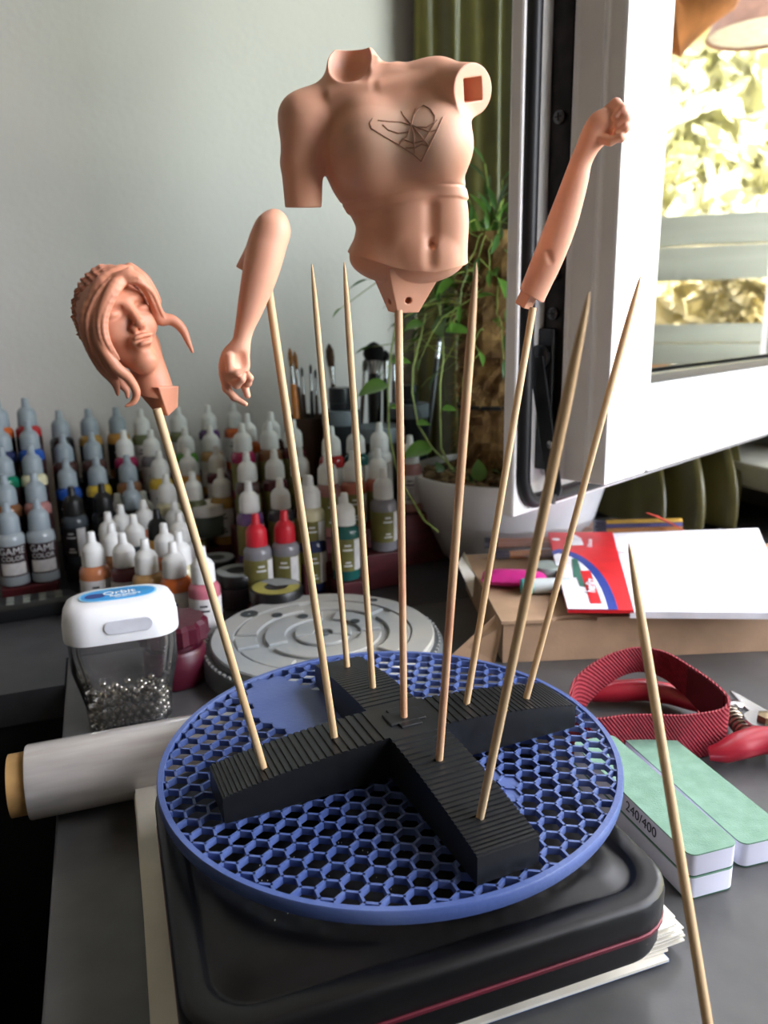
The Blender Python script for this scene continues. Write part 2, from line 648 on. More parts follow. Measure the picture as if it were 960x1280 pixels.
MB().tube([RM(.36, BW - .05, 1.67), RM(.825, BW - .05, 1.67)], .01, 12).build('pole', _mats['dark_steel'], rod, smooth=True)
for e in (.40, .80):
    MB().tube([RM(e, BW - .05, 1.67), RM(e, BW, 1.67)], .006, 8).build('bracket', _mats['dark_steel'], rod)

# ---------------------------------------------------------------- open window leaf
PN = att(755, 607, .54)
LD = np.array([math.sin(math.radians(45)), math.cos(math.radians(45)), 0])   # along the leaf, away from viewer
LN = np.array([math.cos(math.radians(45)), -math.sin(math.radians(45)), 0])  # visible face
leaf = thing('window_leaf', 'white window sash swung open into the room with glazed pane', 'window')
LM = Matrix.Identity(4)
for i in range(3):
    LM[i][0], LM[i][1], LM[i][2], LM[i][3] = LD[i], LN[i], (0, 0, 1)[i], PN[i]
leaf.matrix_world = LM
LW, LH = .575, 1.10
def lb(name, s0, s1, n0, n1, z0, z1, mt=white_pvc, bevel=.002, parent=leaf):
    return MB().box(((s0 + s1) / 2, (n0 + n1) / 2, (z0 + z1) / 2), (s1 - s0, n1 - n0, z1 - z0)).build(name, mt, parent, bevel=bevel)
# free stile, with ridged edge
st = MB()
prof = [(0, 0), (.061, 0), (.066, -.006), (.066, -.055), (.004, -.055), (.004, -.0375), (-.0015, -.0365), (-.0015, -.034), (0, -.033), (.0015, -.017), (-.001, -.0155), (-.001, -.0135), (.001, -.012), (.001, -.003)]
st.prism(prof, 0, LH)
st.build('stile', white_pvc, leaf, smooth=False, bevel=.0006, bseg=1)
lb('flange', -.030, .066, -.066, -.0552, -.027, LH)
lb('stile', LW - .066, LW, -.055, 0, 0, LH)
rl = MB().prism([(0, 0), (.062, 0), (.066, -.006), (.066, -.055), (0, -.055)], .066, LW - .066)
ro = rl.build('rail', white_pvc, leaf, bevel=.0006, bseg=1)
ro.matrix_local = Matrix(((0, 0, 1, 0), (0, 1, 0, 0), (1, 0, 0, 0), (0, 0, 0, 1)))
lb('rail', .066, LW - .066, -.055, 0, LH - .066, LH)
lb('flange', .066, LW, -.066, -.0552, -.027, .066)
blk = mat('black_rubber', '#0d0e12', .45, var=.1)
lb('gasket', .062, LW - .062, -.010, -.004, .0662, .0735, blk, .001)
lb('glazing_bead', .0665, LW - .0665, -.03, -.011, .0662, .071, blk, .001)
pane = lb('pane', .0662, LW - .0662, -.024, -.020, .0665, LH - .0665, clear_mat('window_glass', (.86, .92, .88), 2.1, 0.0), 0)
# rubber seal on the flange
sp = [(-.022, -.0535, LH - .01), (-.022, -.0535, .02)]
for k in range(7):
    a = math.pi / 2 * k / 6
    sp.append((-.022 + .018 * (1 - math.cos(a)), -.0535, .004 - .022 * math.sin(a)))
sp.append((.5, -.0535, -.018))
MB().tube(sp, .0056, 10).build('seal', blk, leaf, smooth=True)
# hardware
hw = mat('dark_gunmetal', '#2c2826', .38, .75, var=.12, scale=80)
hw2 = mat('grey_steel_plate', '#5a5a5c', .35, .85, var=.08, scale=60)
chrome = mat('bright_steel', '#b9b9bc', .22, 1.0, var=.05)
lb('lock_strip', .001, .0042, -.0545, -.0385, .03, LH - .02, hw, .0004)
def screw(z, r=.0042, n=-.0465):
    Mx = Matrix.Rotation(-math.pi / 2, 3, 'Y')
    so = MB().lathe([(0, 0), (r, 0), (r, .0012), (r * .8, .0018), (0, .0018)], 16, (-.000, n, z), Mx).build('screw', hw2, leaf, smooth=True)
    MB().box((-.002, n, z), (.0006, r * 1.2, .0008)).box((-.002, n, z), (.0006, .0008, r * 1.2)).build('slot', hw, so)
for z in (.34, .245, .145, .118): screw(z)
lb('stay_bracket', -.004, .002, -.060, -.043, .006, .108, hw2 if 0 else mat('stay_steel', '#3c3e40', .4, .8, var=.1, scale=60), .0015)
Mx = Matrix.Rotation(-math.pi / 2, 3, 'Y')
MB().lathe([(0, 0), (.0085, 0), (.0085, .003), (.007, .0042), (0, .0042)], 24, (-.006, -.052, .088), Mx).build('pivot_disc', _mats['stay_steel'], leaf, smooth=True)
arm_poly = [(-.058, .088), (-.046, .089), (-.0270, -.004), (-.0285, -.010), (-.0385, -.006)]
am = MB().loops([[(q, a_, b_) for a_, b_ in arm_poly] for q in (-.0125, -.0106)])
ao = am.build('stay_arm', _mats['stay_steel'], leaf, bevel=.0004, bseg=1)
for z, n in ((.027, -.0365), (.007, -.0335)):
    MB().lathe([(0, 0), (.003, 0), (.003, .0015), (0, .002)], 14, (-.0126, n, z), Mx).build('rivet', chrome, leaf, smooth=True)
MB().box((-.012, -.033, -.008), (.003, .002, .016)).build('stay_tongue', chrome, leaf)

# ---------------------------------------------------------------- garden seen in the glass (beyond the window)
GP = PN - LN * .020
def mir(x, y, tt):
    p = att(x, y, tt)
    return p - 2 * ((p - GP) @ LN) * LN
def mir_e1(x, y, e1):
    """point beyond the window at room offset e1 that the pane reflects at this pixel"""
    a, b = mir(x, y, 0.8), mir(x, y, 1.8)
    d = b - a
    k = (e1 - a @ E1) / (d @ E1)
    return a + d * k
RE = 2.3
rail = thing('balcony_railing', 'pale horizontal board railing of the balcony outside', 'railing', RM(RE, .9, 0), ROT)
bz = [mir_e1(890, y, RE)[2] for y in (268, 306, 307.5, 350, 405, 428, 429.3, 456)]
wood_p = mat('weathered_board', '#8c9488', .7, var=.1, scale=12, stretch=(1, .1, 1))
for a, b in ((1, 0), (3, 2), (5, 4), (7, 6)):
    MB().box((0, 0, (bz[a] + bz[b]) / 2), (.03, 5.0, bz[b] - bz[a])).build('board', wood_p, rail, bevel=.003)
for k in range(5):
    MB().box((.04, -2.2 + 1.1 * k, (bz[0] + FZ) / 2), (.04, .05, bz[0] - FZ)).build('post', wood_p, rail, bevel=.003)
o = MB().box((0, 0, 0), (1.5, 6, .1)).build('balcony_floor', mat('balcony_concrete', '#a09a8c', .9), loc=RM(RW + .3 + .76, .9, FZ - .05))
o.rotation_euler = (0, 0, ROT); struct(o)
o = MB().box((0, 0, 0), (24, 30, .2)).build('garden_ground', mat('garden_lawn', '#857c66', .95, var=.2, scale=3), loc=RM(RW + .3 + 13.6, 0, -2.2))
o.rotation_euler = (0, 0, ROT); struct(o)
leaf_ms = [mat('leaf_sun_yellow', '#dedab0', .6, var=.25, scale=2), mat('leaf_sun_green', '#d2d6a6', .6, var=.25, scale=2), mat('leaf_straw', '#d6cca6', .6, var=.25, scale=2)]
bark = mat('bark', '#a9713f', .85, var=.25, scale=14, stretch=(1, 1, .12), bump=.6, bscale=40)
def tree(c, rx, rz, mt, label, n=9000):
    tr = thing('garden_tree', label, 'tree', (c[0], c[1], -2.1), 0, 'sunlit trees beyond the balcony')
    ctr = np.array([0, 0, c[2] + 2.1])
    u = RNG.normal(size=(n, 3)); u /= np.linalg.norm(u, axis=1)[:, None]
    u = u * (RNG.random(n) ** .45)[:, None] * np.array([rx, rx, rz])
    # clumps
    u = u + .25 * rx * np.sin(u * 3.1 / rx + RNG.random(3) * 6)
    P = ctr + u
    A = RNG.normal(size=(n, 3)); A /= np.linalg.norm(A, axis=1)[:, None]
    B = np.cross(A, RNG.normal(size=(n, 3))); B /= np.linalg.norm(B, axis=1)[:, None]
    s_ = (.045 + .05 * RNG.random(n))[:, None]
    V = np.stack([P - A * s_, P + B * s_ * .5, P + A * s_, P - B * s_ * .5], 1).reshape(-1, 3)
    Fq = np.arange(4 * n).reshape(-1, 4)
    cr = link('crown', np_mesh('crown', V, Fq, mt, False), tr)
    cr['kind'] = 'stuff'
    MB().tube([(0, 0, 0), (.05, .03, ctr[2] * .5), (0, 0, ctr[2])], [.14, .11, .06], 10).build('trunk', bark, tr, smooth=True)
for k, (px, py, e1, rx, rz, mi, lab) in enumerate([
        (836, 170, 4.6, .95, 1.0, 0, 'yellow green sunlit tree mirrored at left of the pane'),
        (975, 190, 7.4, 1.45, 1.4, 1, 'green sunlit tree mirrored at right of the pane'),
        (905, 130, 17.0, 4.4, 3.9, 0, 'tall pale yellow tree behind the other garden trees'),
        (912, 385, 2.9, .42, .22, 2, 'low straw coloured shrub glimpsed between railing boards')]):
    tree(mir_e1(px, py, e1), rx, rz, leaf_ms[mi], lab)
# hanging lamp and branch outside
lp = mir_e1(952, 22, 1.95)
lamp = thing('hanging_lamp', 'brown cone shaped lamp hanging outside, mirrored top right in pane', 'lamp', lp)
MB().lathe([(.055, .11), (.12, -.035), (.116, -.035), (.052, .108)], 28).build('lamp_shade', mat('lamp_terracotta', '#94705c', .6), lamp, smooth=True)
MB().lathe([(0, -.028), (.1145, -.028), (.1145, -.024), (0, -.024)], 28).build('diffuser', mat('lamp_opal', '#d8d8cc', .5), lamp)
MB().tube([(0, 0, .10), (0, 0, 1.4)], .006, 8).build('cord', blk, lamp)
b0, b1 = mir_e1(800, 75, 1.5), mir_e1(930, -60, 1.5)
bb = np.array(b0); be = np.array(b1)
br = MB().tube([bb + (be - bb) * q + np.array([0, 0, .015 * math.sin(q * 9)]) for q in np.linspace(-.2, 1.0, 12)], [.05 + .012 * math.sin(i * 1.7) for i in range(12)], 14)
tag(br.build('hanging_branch', bark, None, smooth=True), 'thick rough brown branch outside, mirrored at top left of pane', 'branch')

# ---------------------------------------------------------------- papers and tin
TR = math.radians(19.5)
T1 = np.array([math.cos(TR), math.sin(TR), 0]); T2 = np.array([-math.sin(TR), math.cos(TR), 0])
def TM(a, b, z=0.0):
    return T1 * a + T2 * b + np.array([0, 0, z])
paper = mat('magazine_paper', '#d9d4c8', .6, var=.04, scale=30)
blue_ink = mat('cover_blue', '#2f6aa8', .35)
def magazine(label, a0, a1, b0, b1, z0, th, dr, sheets, cover=None):
    c = TM((a0 + a1) / 2, (b0 + b1) / 2, z0)
    t = thing('magazine', label, 'magazine', c, TR + math.radians(dr), 'magazines under the black tin')
    for k in range(sheets):
        dz = th / sheets
        j = random.uniform(-.003, .003); w = a1 - a0
        MB().box((j * .8, j, dz * (k + .5)), (w - .001 * (k % 3), b1 - b0, dz * .8)).build('sheet', cover if (cover and k == 0) else paper, t)
magazine('lowest magazine with a blue cover edge under the tin', -.006, .186, .199, .40, 0.0005, .0045, -.5, 3, blue_ink)
magazine('middle dog-eared white magazine under the tin', -.004, .193, .200, .40, .0053, .0046, 1.2, 6)
magazine('topmost white magazine directly beneath the black tin', -.0055, .190, .2015, .40, .0102, .0045, .2, 6)

tin_m = mat('black_lacquer_tin', '#060607', .34, .0, var=.1, scale=300, spec=.35)
tin_red = mat('tin_red_line', '#5e1a28', .4, .3)
TZ = .0150
ta0, ta1, tb0, tb1 = .0018, .1815, .1868, .336
tin = thing('tin_box', 'black lacquered tin box with a thin red seam, under the blue disc', 'tin', TM((ta0 + ta1) / 2, (tb0 + tb1) / 2, TZ), TR)
tw, td = ta1 - ta0, tb1 - tb0
def rr(ins, z, r=.021):
    return rrect(tw - 2 * ins, td - 2 * ins, max(r - ins * .6, .004), 7, z)
MB().loops([rr(.0045, 0), rr(.0018, .0014), rr(.0010, .004), rr(.0010, .0118)]).build('tin_body', tin_m, tin, smooth=True)
MB().loops([rr(.0005, .0119), rr(-.0002, .0124), rr(-.0002, .0136), rr(.0005, .0141)]).build('seam_line', tin_red, tin, smooth=True)
MB().loops([rr(.0003, .0142), rr(0, .0146), rr(0, .0235), rr(.0005, .0256), rr(.0018, .0266), rr(.0030, .0268), rr(.0085, .0268), rr(.0092, .0264), rr(.0104, .0250), rr(.0112, .0248), rr(.0120, .0249), rr(.016, .0268), rr(.020, .0278), rr(.027, .0284), rr(.035, .0285)]).build('tin_lid', tin_m, tin, smooth=True)

# ---------------------------------------------------------------- honeycomb disc
DC = np.array([0.0005, .320, 0]); DR = .1042; DZ0, DZ1 = .0484, .0540
blue = mat('blue_violet_plastic', '#42558c', .4, var=.10, scale=18, bump=.15, bscale=500, col2='#566799')
disc = thing('honeycomb_disc', 'round blue honeycomb grid disc standing on the black tin', 'disc', (DC[0], DC[1], DZ0), math.radians(-8.5))
dh = DZ1 - DZ0
MB().loops([[((DR - i0) * math.cos(2 * math.pi * k / 120), (DR - i0) * math.sin(2 * math.pi * k / 120), z) for k in range(120)]
            for i0, z in ((.0003, 0), (0, .0006), (0, dh - .0006), (.0004, dh), (.0026, dh), (.0028, dh - .0003), (.0028, 0))], closed=True).build('rim', blue, disc, smooth=True)
MB().lathe([(0, -.0047), (.036, -.0047), (.036, -.0001), (0, -.0001)], 40, (0, -.012, 0)).build('base_foot', mat('foot_black', '#0c0c0d', .6), disc)
ha = .00522
edges = {}
Rg = DR - .0018
cells = []
for i in range(-16, 17):
    for j in range(-16, 17):
        x = 1.5 * ha * i
        y = math.sqrt(3) * ha * (j + .5 * (i % 2))
        if math.hypot(x, y) > Rg + ha: continue
        cells.append((x, y))
        for k in range(6):
            a, b = math.radians(60 * k), math.radians(60 * k + 60)
            p = (round(x + ha * math.cos(a), 6), round(y + ha * math.sin(a), 6)); q = (round(x + ha * math.cos(b), 6), round(y + ha * math.sin(b), 6))
            edges[tuple(sorted((p, q)))] = 1
grid = MB()
wt = .00105
def clip(p, q):
    p, q = np.array(p), np.array(q)
    ip, iq = np.hypot(*p) <= Rg, np.hypot(*q) <= Rg
    if ip and iq: return p, q
    if not ip and not iq: return None
    if not ip: p, q = q, p
    lo, hi = 0., 1.
    for _ in range(24):
        m_ = (lo + hi) / 2
        if np.hypot(*(p + (q - p) * m_)) <= Rg: lo = m_
        else: hi = m_
    return p, p + (q - p) * lo
for p, q in edges:
    c = clip(p, q)
    if c is None: continue
    p, q = c
    L = np.hypot(*(q - p))
    if L < .0004: continue
    d = (q - p) / L
    nn = np.array([-d[1], d[0]]) * wt / 2
    e = d * wt * .28
    vs = []
    for z in (dh - .0032, dh - .0004):
        for w in (p - e - nn, q + e - nn, q + e + nn, p - e + nn):
            vs.append((w[0], w[1], z))
    grid.add(vs, [(0, 3, 2, 1), (4, 5, 6, 7), (0, 1, 5, 4), (1, 2, 6, 5), (2, 3, 7, 6), (3, 0, 4, 7)])
grid.build('honeycomb_grid', blue, disc)
# solid plates closing some cells
Mi = Matrix.Rotation(math.radians(8.5), 3, 'Z')
def local_disc(px, py):
    w = onz(px, py, DZ1)
    q = Mi @ Vector((w[0] - DC[0], w[1] - DC[1], 0))
    return np.array([q[0], q[1]])
def plate(name, poly_px, zt):
    P = [local_disc(*q) for q in poly_px]
    def inside(x, y):
        c = False
        for i in range(len(P)):
            a, b = P[i], P[i - 1]
            if (a[1] > y) != (b[1] > y) and x < (b[0] - a[0]) * (y - a[1]) / (b[1] - a[1]) + a[0]:
                c = not c
        return c
    o = None
    mb = MB()
    for x, y in cells:
        if inside(x, y) and math.hypot(x, y) < Rg - ha:
            mb.prism([(x + ha * math.cos(math.radians(60 * k)), y + ha * math.sin(math.radians(60 * k))) for k in range(6)], zt - .0030, zt)
    return mb.build(name, blue, disc)
plate('filled_cells', [(296, 852), (345, 836), (398, 862), (440, 880), (440, 915), (390, 928), (345, 905), (310, 885)], dh - .0003)
plate('logo_plate', [(570, 945), (612, 953), (640, 972), (658, 985), (656, 1014), (625, 1024), (585, 1010)], dh - .0012)
logo_ink = mat('dark_blue_plastic', '#2c3a78', .5)  # darker blue for the raised lettering
for txt, px, py, sz in (('SA', 622, 988, .0085), ('GS', 612, 999, .0055)):
    me = text_mesh(txt, sz, .0004, logo_ink)
    p = local_disc(px, py)
    lo = link('lettering', me, disc, (p[0], p[1], dh - .0009))
    lo.rotation_euler = (0, 0, math.radians(-22))

# ---------------------------------------------------------------- black cross-shaped holder
CRZ = math.radians(24)
cc = onz(505, 898, DZ1 + .019)
cross = thing('skewer_holder', 'black ridged 3D-printed cross with skewer holes on the blue disc', 'holder', (cc[0], cc[1], DZ1 + .0002), CRZ)
pla = mat('black_printed_plastic', '#141517', .38, var=.1, scale=200)
AL, AW, HC, HE = .0845, .0255, .0195, .0115
def arm_h(x):
    return HC - (HC - HE) * (abs(x) / AL) ** 2
def arm_half(ax, sgn):
    mb = MB()
    x0 = AW / 2
    xs = [x0]
    loops = []
    n = 26
    # stair-stepped printed layers: ridges across the arm, finer towards the end
    pts = []
    x = x0 - .0002
    k = 0
    while x < AL - .0006:
        step = .0042 - .0026 * ((x - x0) / (AL - x0)) if x < AL else .0015
        h = arm_h(x)
        pts += [(x, h), (x + step * .62, h), (x + step * .66, h - .0007), (x + step * .98, h - .0007)]
        x += step
    pts = [q for q in pts if q[0] <= AL]
    pts.append((AL, pts[-1][1]))
    for x, h in pts:
        s_ = AW / 2
        loops.append([(x, -s_, 0), (x, s_, 0), (x, s_, h), (x, -s_, h)])
    mb.loops(loops)
    v2 = []
    for (x, y, z) in mb.v:
        c, s_ = math.cos(math.radians(90 * ax)), math.sin(math.radians(90 * ax))
        v2.append((x * c - y * s_, x * s_ + y * c, z))
    mb.v = v2
    return mb.build('arm', pla, cross)
for k in range(4): arm_half(k, 1)
hub = MB().box((0, 0, (HC - .0002) / 2), (AW, AW, HC - .0002))
hub.build('hub', pla, cross)
pl8 = MB().box((0, 0, HC), (.017, .010, .0016)).box((0, 0, HC - .0001), (.010, .017, .0016))
pl8.build('raised_plus', pla, cross, bevel=.0003)

# ---------------------------------------------------------------- skewers
wood = mat('bamboo', '#bd9a70', .6, var=.1, scale=220, stretch=(1, 1, .03), col2='#d6bc96', bump=.25, bscale=300)
wood_r = mat('pink_stained_bamboo', '#b98668', .6, var=.1, scale=90, stretch=(1, 1, .25), col2='#d0b08a', bump=.25, bscale=300)
zc, zi, zo = DZ1 + .0196, DZ1 + .0180, DZ1 + .0138
SK = {   # base px, azimuth deg, tilt deg, length, height
    'L2': ((330, 962), -155, 11.25, .152, zo), 'L1': ((418, 922), -157, 5.75, .186, zi),
    'B2': ((434, 835), 113.2, 9.0, .208, zo), 'B1': ((466, 860), 113.5, 6.25, .200, zi),
    'C': ((505, 898), 90, 0.0, .1752, zc),
    'F1': ((549, 950), -67, 7.75, .192, zi), 'R1': ((583, 880), 26.9, 10.25, .180, zi),
    'F2': ((600, 1022), -67.2, 15.25, .190, zo), 'R2': ((657, 876), 24, 15.75, .202, zo)}
SKL = {'L2': 'bamboo skewer carrying the resin head, on the left arm end', 'L1': 'bamboo skewer carrying the hanging forearm, inner left arm hole',
       'B2': 'bare pointed skewer farthest back left on the rear cross arm', 'B1': 'bare pointed skewer on the rear cross arm nearest its centre',
       'C': 'centre bamboo skewer carrying the resin torso', 'F1': 'bare pointed skewer with pink stain on the front arm',
       'R1': 'bamboo skewer carrying the raised forearm with fist', 'F2': 'bare pointed skewer at the front end of the cross',
       'R2': 'bare pointed skewer at the far right end of the cross'}
TIP = {}
def skewer_mesh(L, sharp, mt, r=.00155):
    prof = [(0, 0), (r, 0), (r, L * .5)]
    if sharp:
        prof += [(r, L - .030), (r * .93, L - .024), (r * .72, L - .012), (r * .4, L - .003), (.00012, L)]
    else:
        prof += [(r, L - .0005), (r * .9, L), (0, L)]
    return MB().lathe(prof, 14).mesh('skewer', mt, smooth=True)
for kx, (b, az, tl, L, z) in SK.items():
    B = onz(*b, z)
    a, tt = math.radians(az), math.radians(tl)
    v = Vector((math.cos(a) * math.sin(tt), math.sin(a) * math.sin(tt), math.cos(tt)))
    o = link('skewer', skewer_mesh(L, kx in ('B2', 'B1', 'F1', 'F2', 'R2'), wood_r if kx in ('F1', 'C') else wood))
    o.matrix_world = Matrix.Translation(Vector(B)) @ v.to_track_quat('Z', 'Y').to_matrix().to_4x4()
    tag(o, SKL[kx], 'skewer', 'bamboo skewers')
    TIP[kx] = np.array(B) + np.array(v) * L
# loose one in the right foreground
tipf = att(786, 679, .262)
bf = att(893, 1330, .236)
dv = (bf - tipf); dv = dv * ((tipf[2]) / -dv[2])
base = tipf + dv
Lf = float(np.linalg.norm(dv))
o = link('skewer', skewer_mesh(Lf, True, wood, .0016))
o.matrix_world = Matrix.Translation(Vector(base)) @ Vector(tipf - base).to_track_quat('Z', 'Y').to_matrix().to_4x4()
tag(o, 'lone bare skewer in the right foreground before the sanding blocks', 'skewer', 'bamboo skewers')
def depth_of(p):
    return float((np.array(p) - CC) @ CF)

# ---------------------------------------------------------------- resin figure parts
resin = mat('salmon_resin', '#e0a88c', .5, var=.03, scale=50, sss=.12)
resin_h = mat('terracotta_resin', '#c58468', .5, var=.05, scale=60, sss=.1)
resin_a = mat('arm_resin', '#e0a58a', .5, var=.03, scale=50, sss=.12)
groove_m = mat('groove_shadow_resin', '#99705a', .6)
def pale_patch(mt, centre, radius, col):
    """blends a paler soft round patch into the chest colour"""
    nt = mt.node_tree
    b = nt.nodes['Principled BSDF']
    src = b.inputs['Base Color'].links[0].from_socket
    tc = nt.nodes.new('ShaderNodeTexCoord')
    mp = nt.nodes.new('ShaderNodeMapping')
    mp.vector_type = 'POINT'
    mp.inputs['Location'].default_value = [-c / r for c, r in zip(centre, radius)]
    mp.inputs['Scale'].default_value = [1 / r for r in radius]
    nt.links.new(tc.outputs['Object'], mp.inputs[0])
    gr = nt.nodes.new('ShaderNodeTexGradient'); gr.gradient_type = 'SPHERICAL'
    nt.links.new(mp.outputs[0], gr.inputs[0])
    mx = nt.nodes.new('ShaderNodeMixRGB')
    nt.links.new(gr.outputs['Fac'], mx.inputs[0])
    nt.links.new(src, mx.inputs[1])
    mx.inputs[2].default_value = (*hexc(col), 1)
    nt.links.new(mx.outputs[0], b.inputs['Base Color'])

def finish(name, fld, mt, parent, ref, kx, ky):
    V, Q = fld.mesh()
    V = np.stack([(V[:, 0] - ref[0]) * kx, -(V[:, 1] - ref[1]) * ky, V[:, 2] * kx], 1)
    return link(name, np_mesh(name, V, orient(V, Q), mt), parent)

# ---- torso (pixel units: x right, y down, z towards viewer)
t_t = depth_of(TIP['C']) - .001
M, kx, ky = frame_at(500, 240, t_t)
torso = thing('torso_figurine', 'headless salmon resin female torso in cropped top, on the centre skewer', 'figurine')
torso.matrix_world = M
fl = Field((340, 70, -75), (625, 405, 85), .85)
vv = [100, 112, 124, 138, 160, 190, 220, 240, 262, 285, 300, 315, 330, 350]
lft = [478, 445, 418, 404, 400, 403, 410, 419, 433, 444, 441, 433, 427, 420]
rgt = [482, 515, 540, 555, 566, 570, 574, 577, 580, 582, 583, 585, 587, 588]
dep = [2, 14, 26, 35, 41, 43, 41, 38, 36, 36, 38, 41, 43, 44]
def trunk(X, Y, Z):
    Yf = Y.ravel()
    l = np.interp(Yf, vv, lft); r = np.interp(Yf, vv, rgt); b = np.interp(Yf, vv, dep)
    ker = np.ones(13) / 13
    pad = lambda a: np.convolve(np.pad(a, 6, mode='edge'), ker, 'valid')
    l, r, b = pad(l), pad(r), pad(b)
    c = ((l + r) / 2)[None, :, None]; a = ((r - l) / 2)[None, :, None]; b = b[None, :, None]
    zz = Z - .16 * (X - c)
    k0 = (np.abs((X - c) / a) ** 2.25 + np.abs(zz / b) ** 2.25) ** (1 / 2.25)
    d = (k0 - 1) * np.minimum(a, b) * .9
    return np.maximum(d, np.maximum(101 - Y, Y - 348) * np.ones_like(d))
fl._op((355, 75, -75), (625, 375, 85), trunk, 0, False)
# shoulders, neck, arm stumps
fl.cone((425, 122, -4), (386, 152, -2), 22, 30, 26)
fl.cone((470, 116, -2), (545, 110, 0), 24, 25, 24)
fl.cone((446, 132, -6), (444, 94, -8), 36, 31, 14)
fl.cone((386, 150, 0), (379, 205, 4), 30, 24.5, 12)
fl.cone((379, 205, 4), (379, 272, 8), 24.5, 20.5, 4)
fl.cone((540, 112, 2), (586, 124, 46), 25, 27.5, 16)
nrm = np.array([.60, .06, .80]); nrm /= np.linalg.norm(nrm)
cp = np.array([582, 123, 42.])
fl.hull([(-nrm, cp)], (555, 80, 10), (625, 170, 85), 0, True)
# bust
fl.ell((462, 190, 34), (40, 42, 30), 22)
fl.ell((545, 186, 40), (37, 40, 32), 20)
fl.cone((462, 150, 24), (462, 185, 38), 14, 22, 26)
fl.cone((540, 145, 26), (545, 180, 42), 14, 22, 26)
# collar bones
fl.cone((462, 118, 26), (420, 126, 22), 4, 4, 10)
fl.cone((478, 117, 28), (535, 108, 24), 4, 4, 10)
# belly relief
fl.cone((474, 182, 40), (538, 182, 46), 23, 23, 26)
fl.ell((512, 280, 26), (20, 40, 11), 20)
fl.ell((562, 280, 28), (16, 40, 11), 20)
fl.ell((537, 318, 36), (26, 18, 10), 14)
for y0, y1 in ((258, 296), (308, 328)):
    za, zb_ = fl.front(537, y0), fl.front(538, y1)
    fl.cone((537, y0, za + 2.2), (538, y1, zb_ + 2.2), 2.0, 2.0, 13, True)
zn = fl.front(539, 303)
fl.ell((539, 303, zn), (4, 6.5, 6), 5, True)
# hips cut and underside
rimx = [400, 427, 457, 486, 515, 544, 586, 600]; rimy = [316, 320, 325, 333, 339, 340, 332, 329]
def below(X, Y, Z):
    return (np.interp(X.ravel(), rimx, rimy)[:, None, None] + (Z - 40) * .06) - Y + 0 * Z
fl._op((400, 315, -75), (610, 400, 85), below, 0, True)
fl.ell((510, 324, 0), (75, 38, 34), 0)
# keyed peg, as a faceted frustum
top = [(460, 340, -12), (487, 342, 32), (556, 342, 8), (527, 342, -36)]
bot = [(483, 396, -8), (494, 400, 15), (525, 399, 3), (513, 397, -18)]
ctr = np.mean(np.array(top + bot), 0)
pls = []
for i in range(4):
    a, b, c = np.array(top[i], float), np.array(top[(i + 1) % 4], float), np.array(bot[i], float)
    n = np.cross(b - a, c - a)
    if n @ (ctr - a) > 0: n = -n
    pls.append((n, a))
pls += [((0, 1, 0), (0, 399, 0)), ((0, -1, 0), (0, 335, 0))]
fl.hull(pls, (455, 335, -40), (560, 402, 40))
fl.cone((514, 381, 30), (510, 381, 2), 4.6, 4.6, 0, True)
fl.cone((476, 383, 14), (500, 383, -4), 4.2, 4.2, 0, True)
# crop-top hem and seam: cloth stands a little proud of the skin
hx = [400, 439, 471, 515, 544, 570, 588, 625]; hy = [275, 268, 261, 251, 245, 246, 251, 260]
sl, X, Y, Z = fl.sub((340, 70, -75), (625, 285, 85))
hem = np.interp(X.ravel(), hx, hy)[:, None, None]
d = fl.d[sl]
w = 1 / (1 + np.exp(np.clip((Y - hem) / .7, -40, 40)))
seam = np.exp(-((Y - hem + 15) / 1.6) ** 2)
fl.d[sl] = d - 1.5 * w + .8 * seam * w
# neck scoop, arm cuts, socket
fl.ell((438, 78, 22), (28, 35, 40), 2, True)
fl.ell((452, 94, 42), (21, 21, 26), 2, True)
fl.cone((467, 114, 16), (471, 86, 8), 6.5, 5, 3)
fl.hull([((0, -1, 0), (0, 259, 0))], (340, 259, -60), (408, 300, 70), 0, True)
fl.ell((379, 262, 7), (15, 9, 15), 1, True)
ax1 = np.cross(np.array([0, 1., 0]), nrm); ax1 /= np.linalg.norm(ax1)
ax2 = np.cross(nrm, ax1)
ca, sa = math.cos(math.radians(-10)), math.sin(math.radians(-10))
Rb = np.stack([ax1 * ca + ax2 * sa, -ax1 * sa + ax2 * ca, nrm], 1)
fl.box(cp - nrm * 10, (13.5, 13.0, 22), Rb, 0, True)
fl.smooth(1)
finish('torso_body', fl, resin, torso, (500, 240), kx, ky)
pale_patch(resin, ((510 - 500) * kx, -(178 - 240) * ky, 55 * kx), (78 * kx, 55 * ky, 60 * kx), '#cdb6a0')
# emblem on the chest, groove shade put in as darker tubes: heart of web strands
def chest(u, v):
    z = fl.front(u, v)
    return ((u - 500) * kx, -(v - 240) * ky, (z + .1) * kx)
def crop_to_px(q):
    return 340 + q[0] / 3.4286, 60 + q[1] / 3.4286
LINES = [
    [(440, 330), (430, 350), (437, 370), (480, 397), (540, 430), (600, 470), (632, 497)],
    [(632, 497), (660, 440), (690, 380), (712, 330)],
    [(640, 278), (665, 295), (682, 325), (680, 350), (650, 368), (610, 365), (592, 356), (600, 320), (620, 290), (640, 278)],
    [(480, 355), (500, 375), (540, 388), (575, 385), (592, 358), (550, 345), (500, 342), (460, 338)],
    [(592, 356), (560, 318), (552, 300)], [(592, 356), (608, 290)],
    [(592, 356), (640, 415), (662, 440)], [(592, 356), (600, 400), (606, 468)],
    [(592, 356), (575, 400), (545, 432)], [(612, 366), (660, 385), (690, 378)],
    [(545, 432), (560, 410), (600, 428), (640, 418), (660, 385), (690, 340)],
    [(570, 445), (604, 446), (632, 432), (662, 440), (680, 398)]]
em = MB()
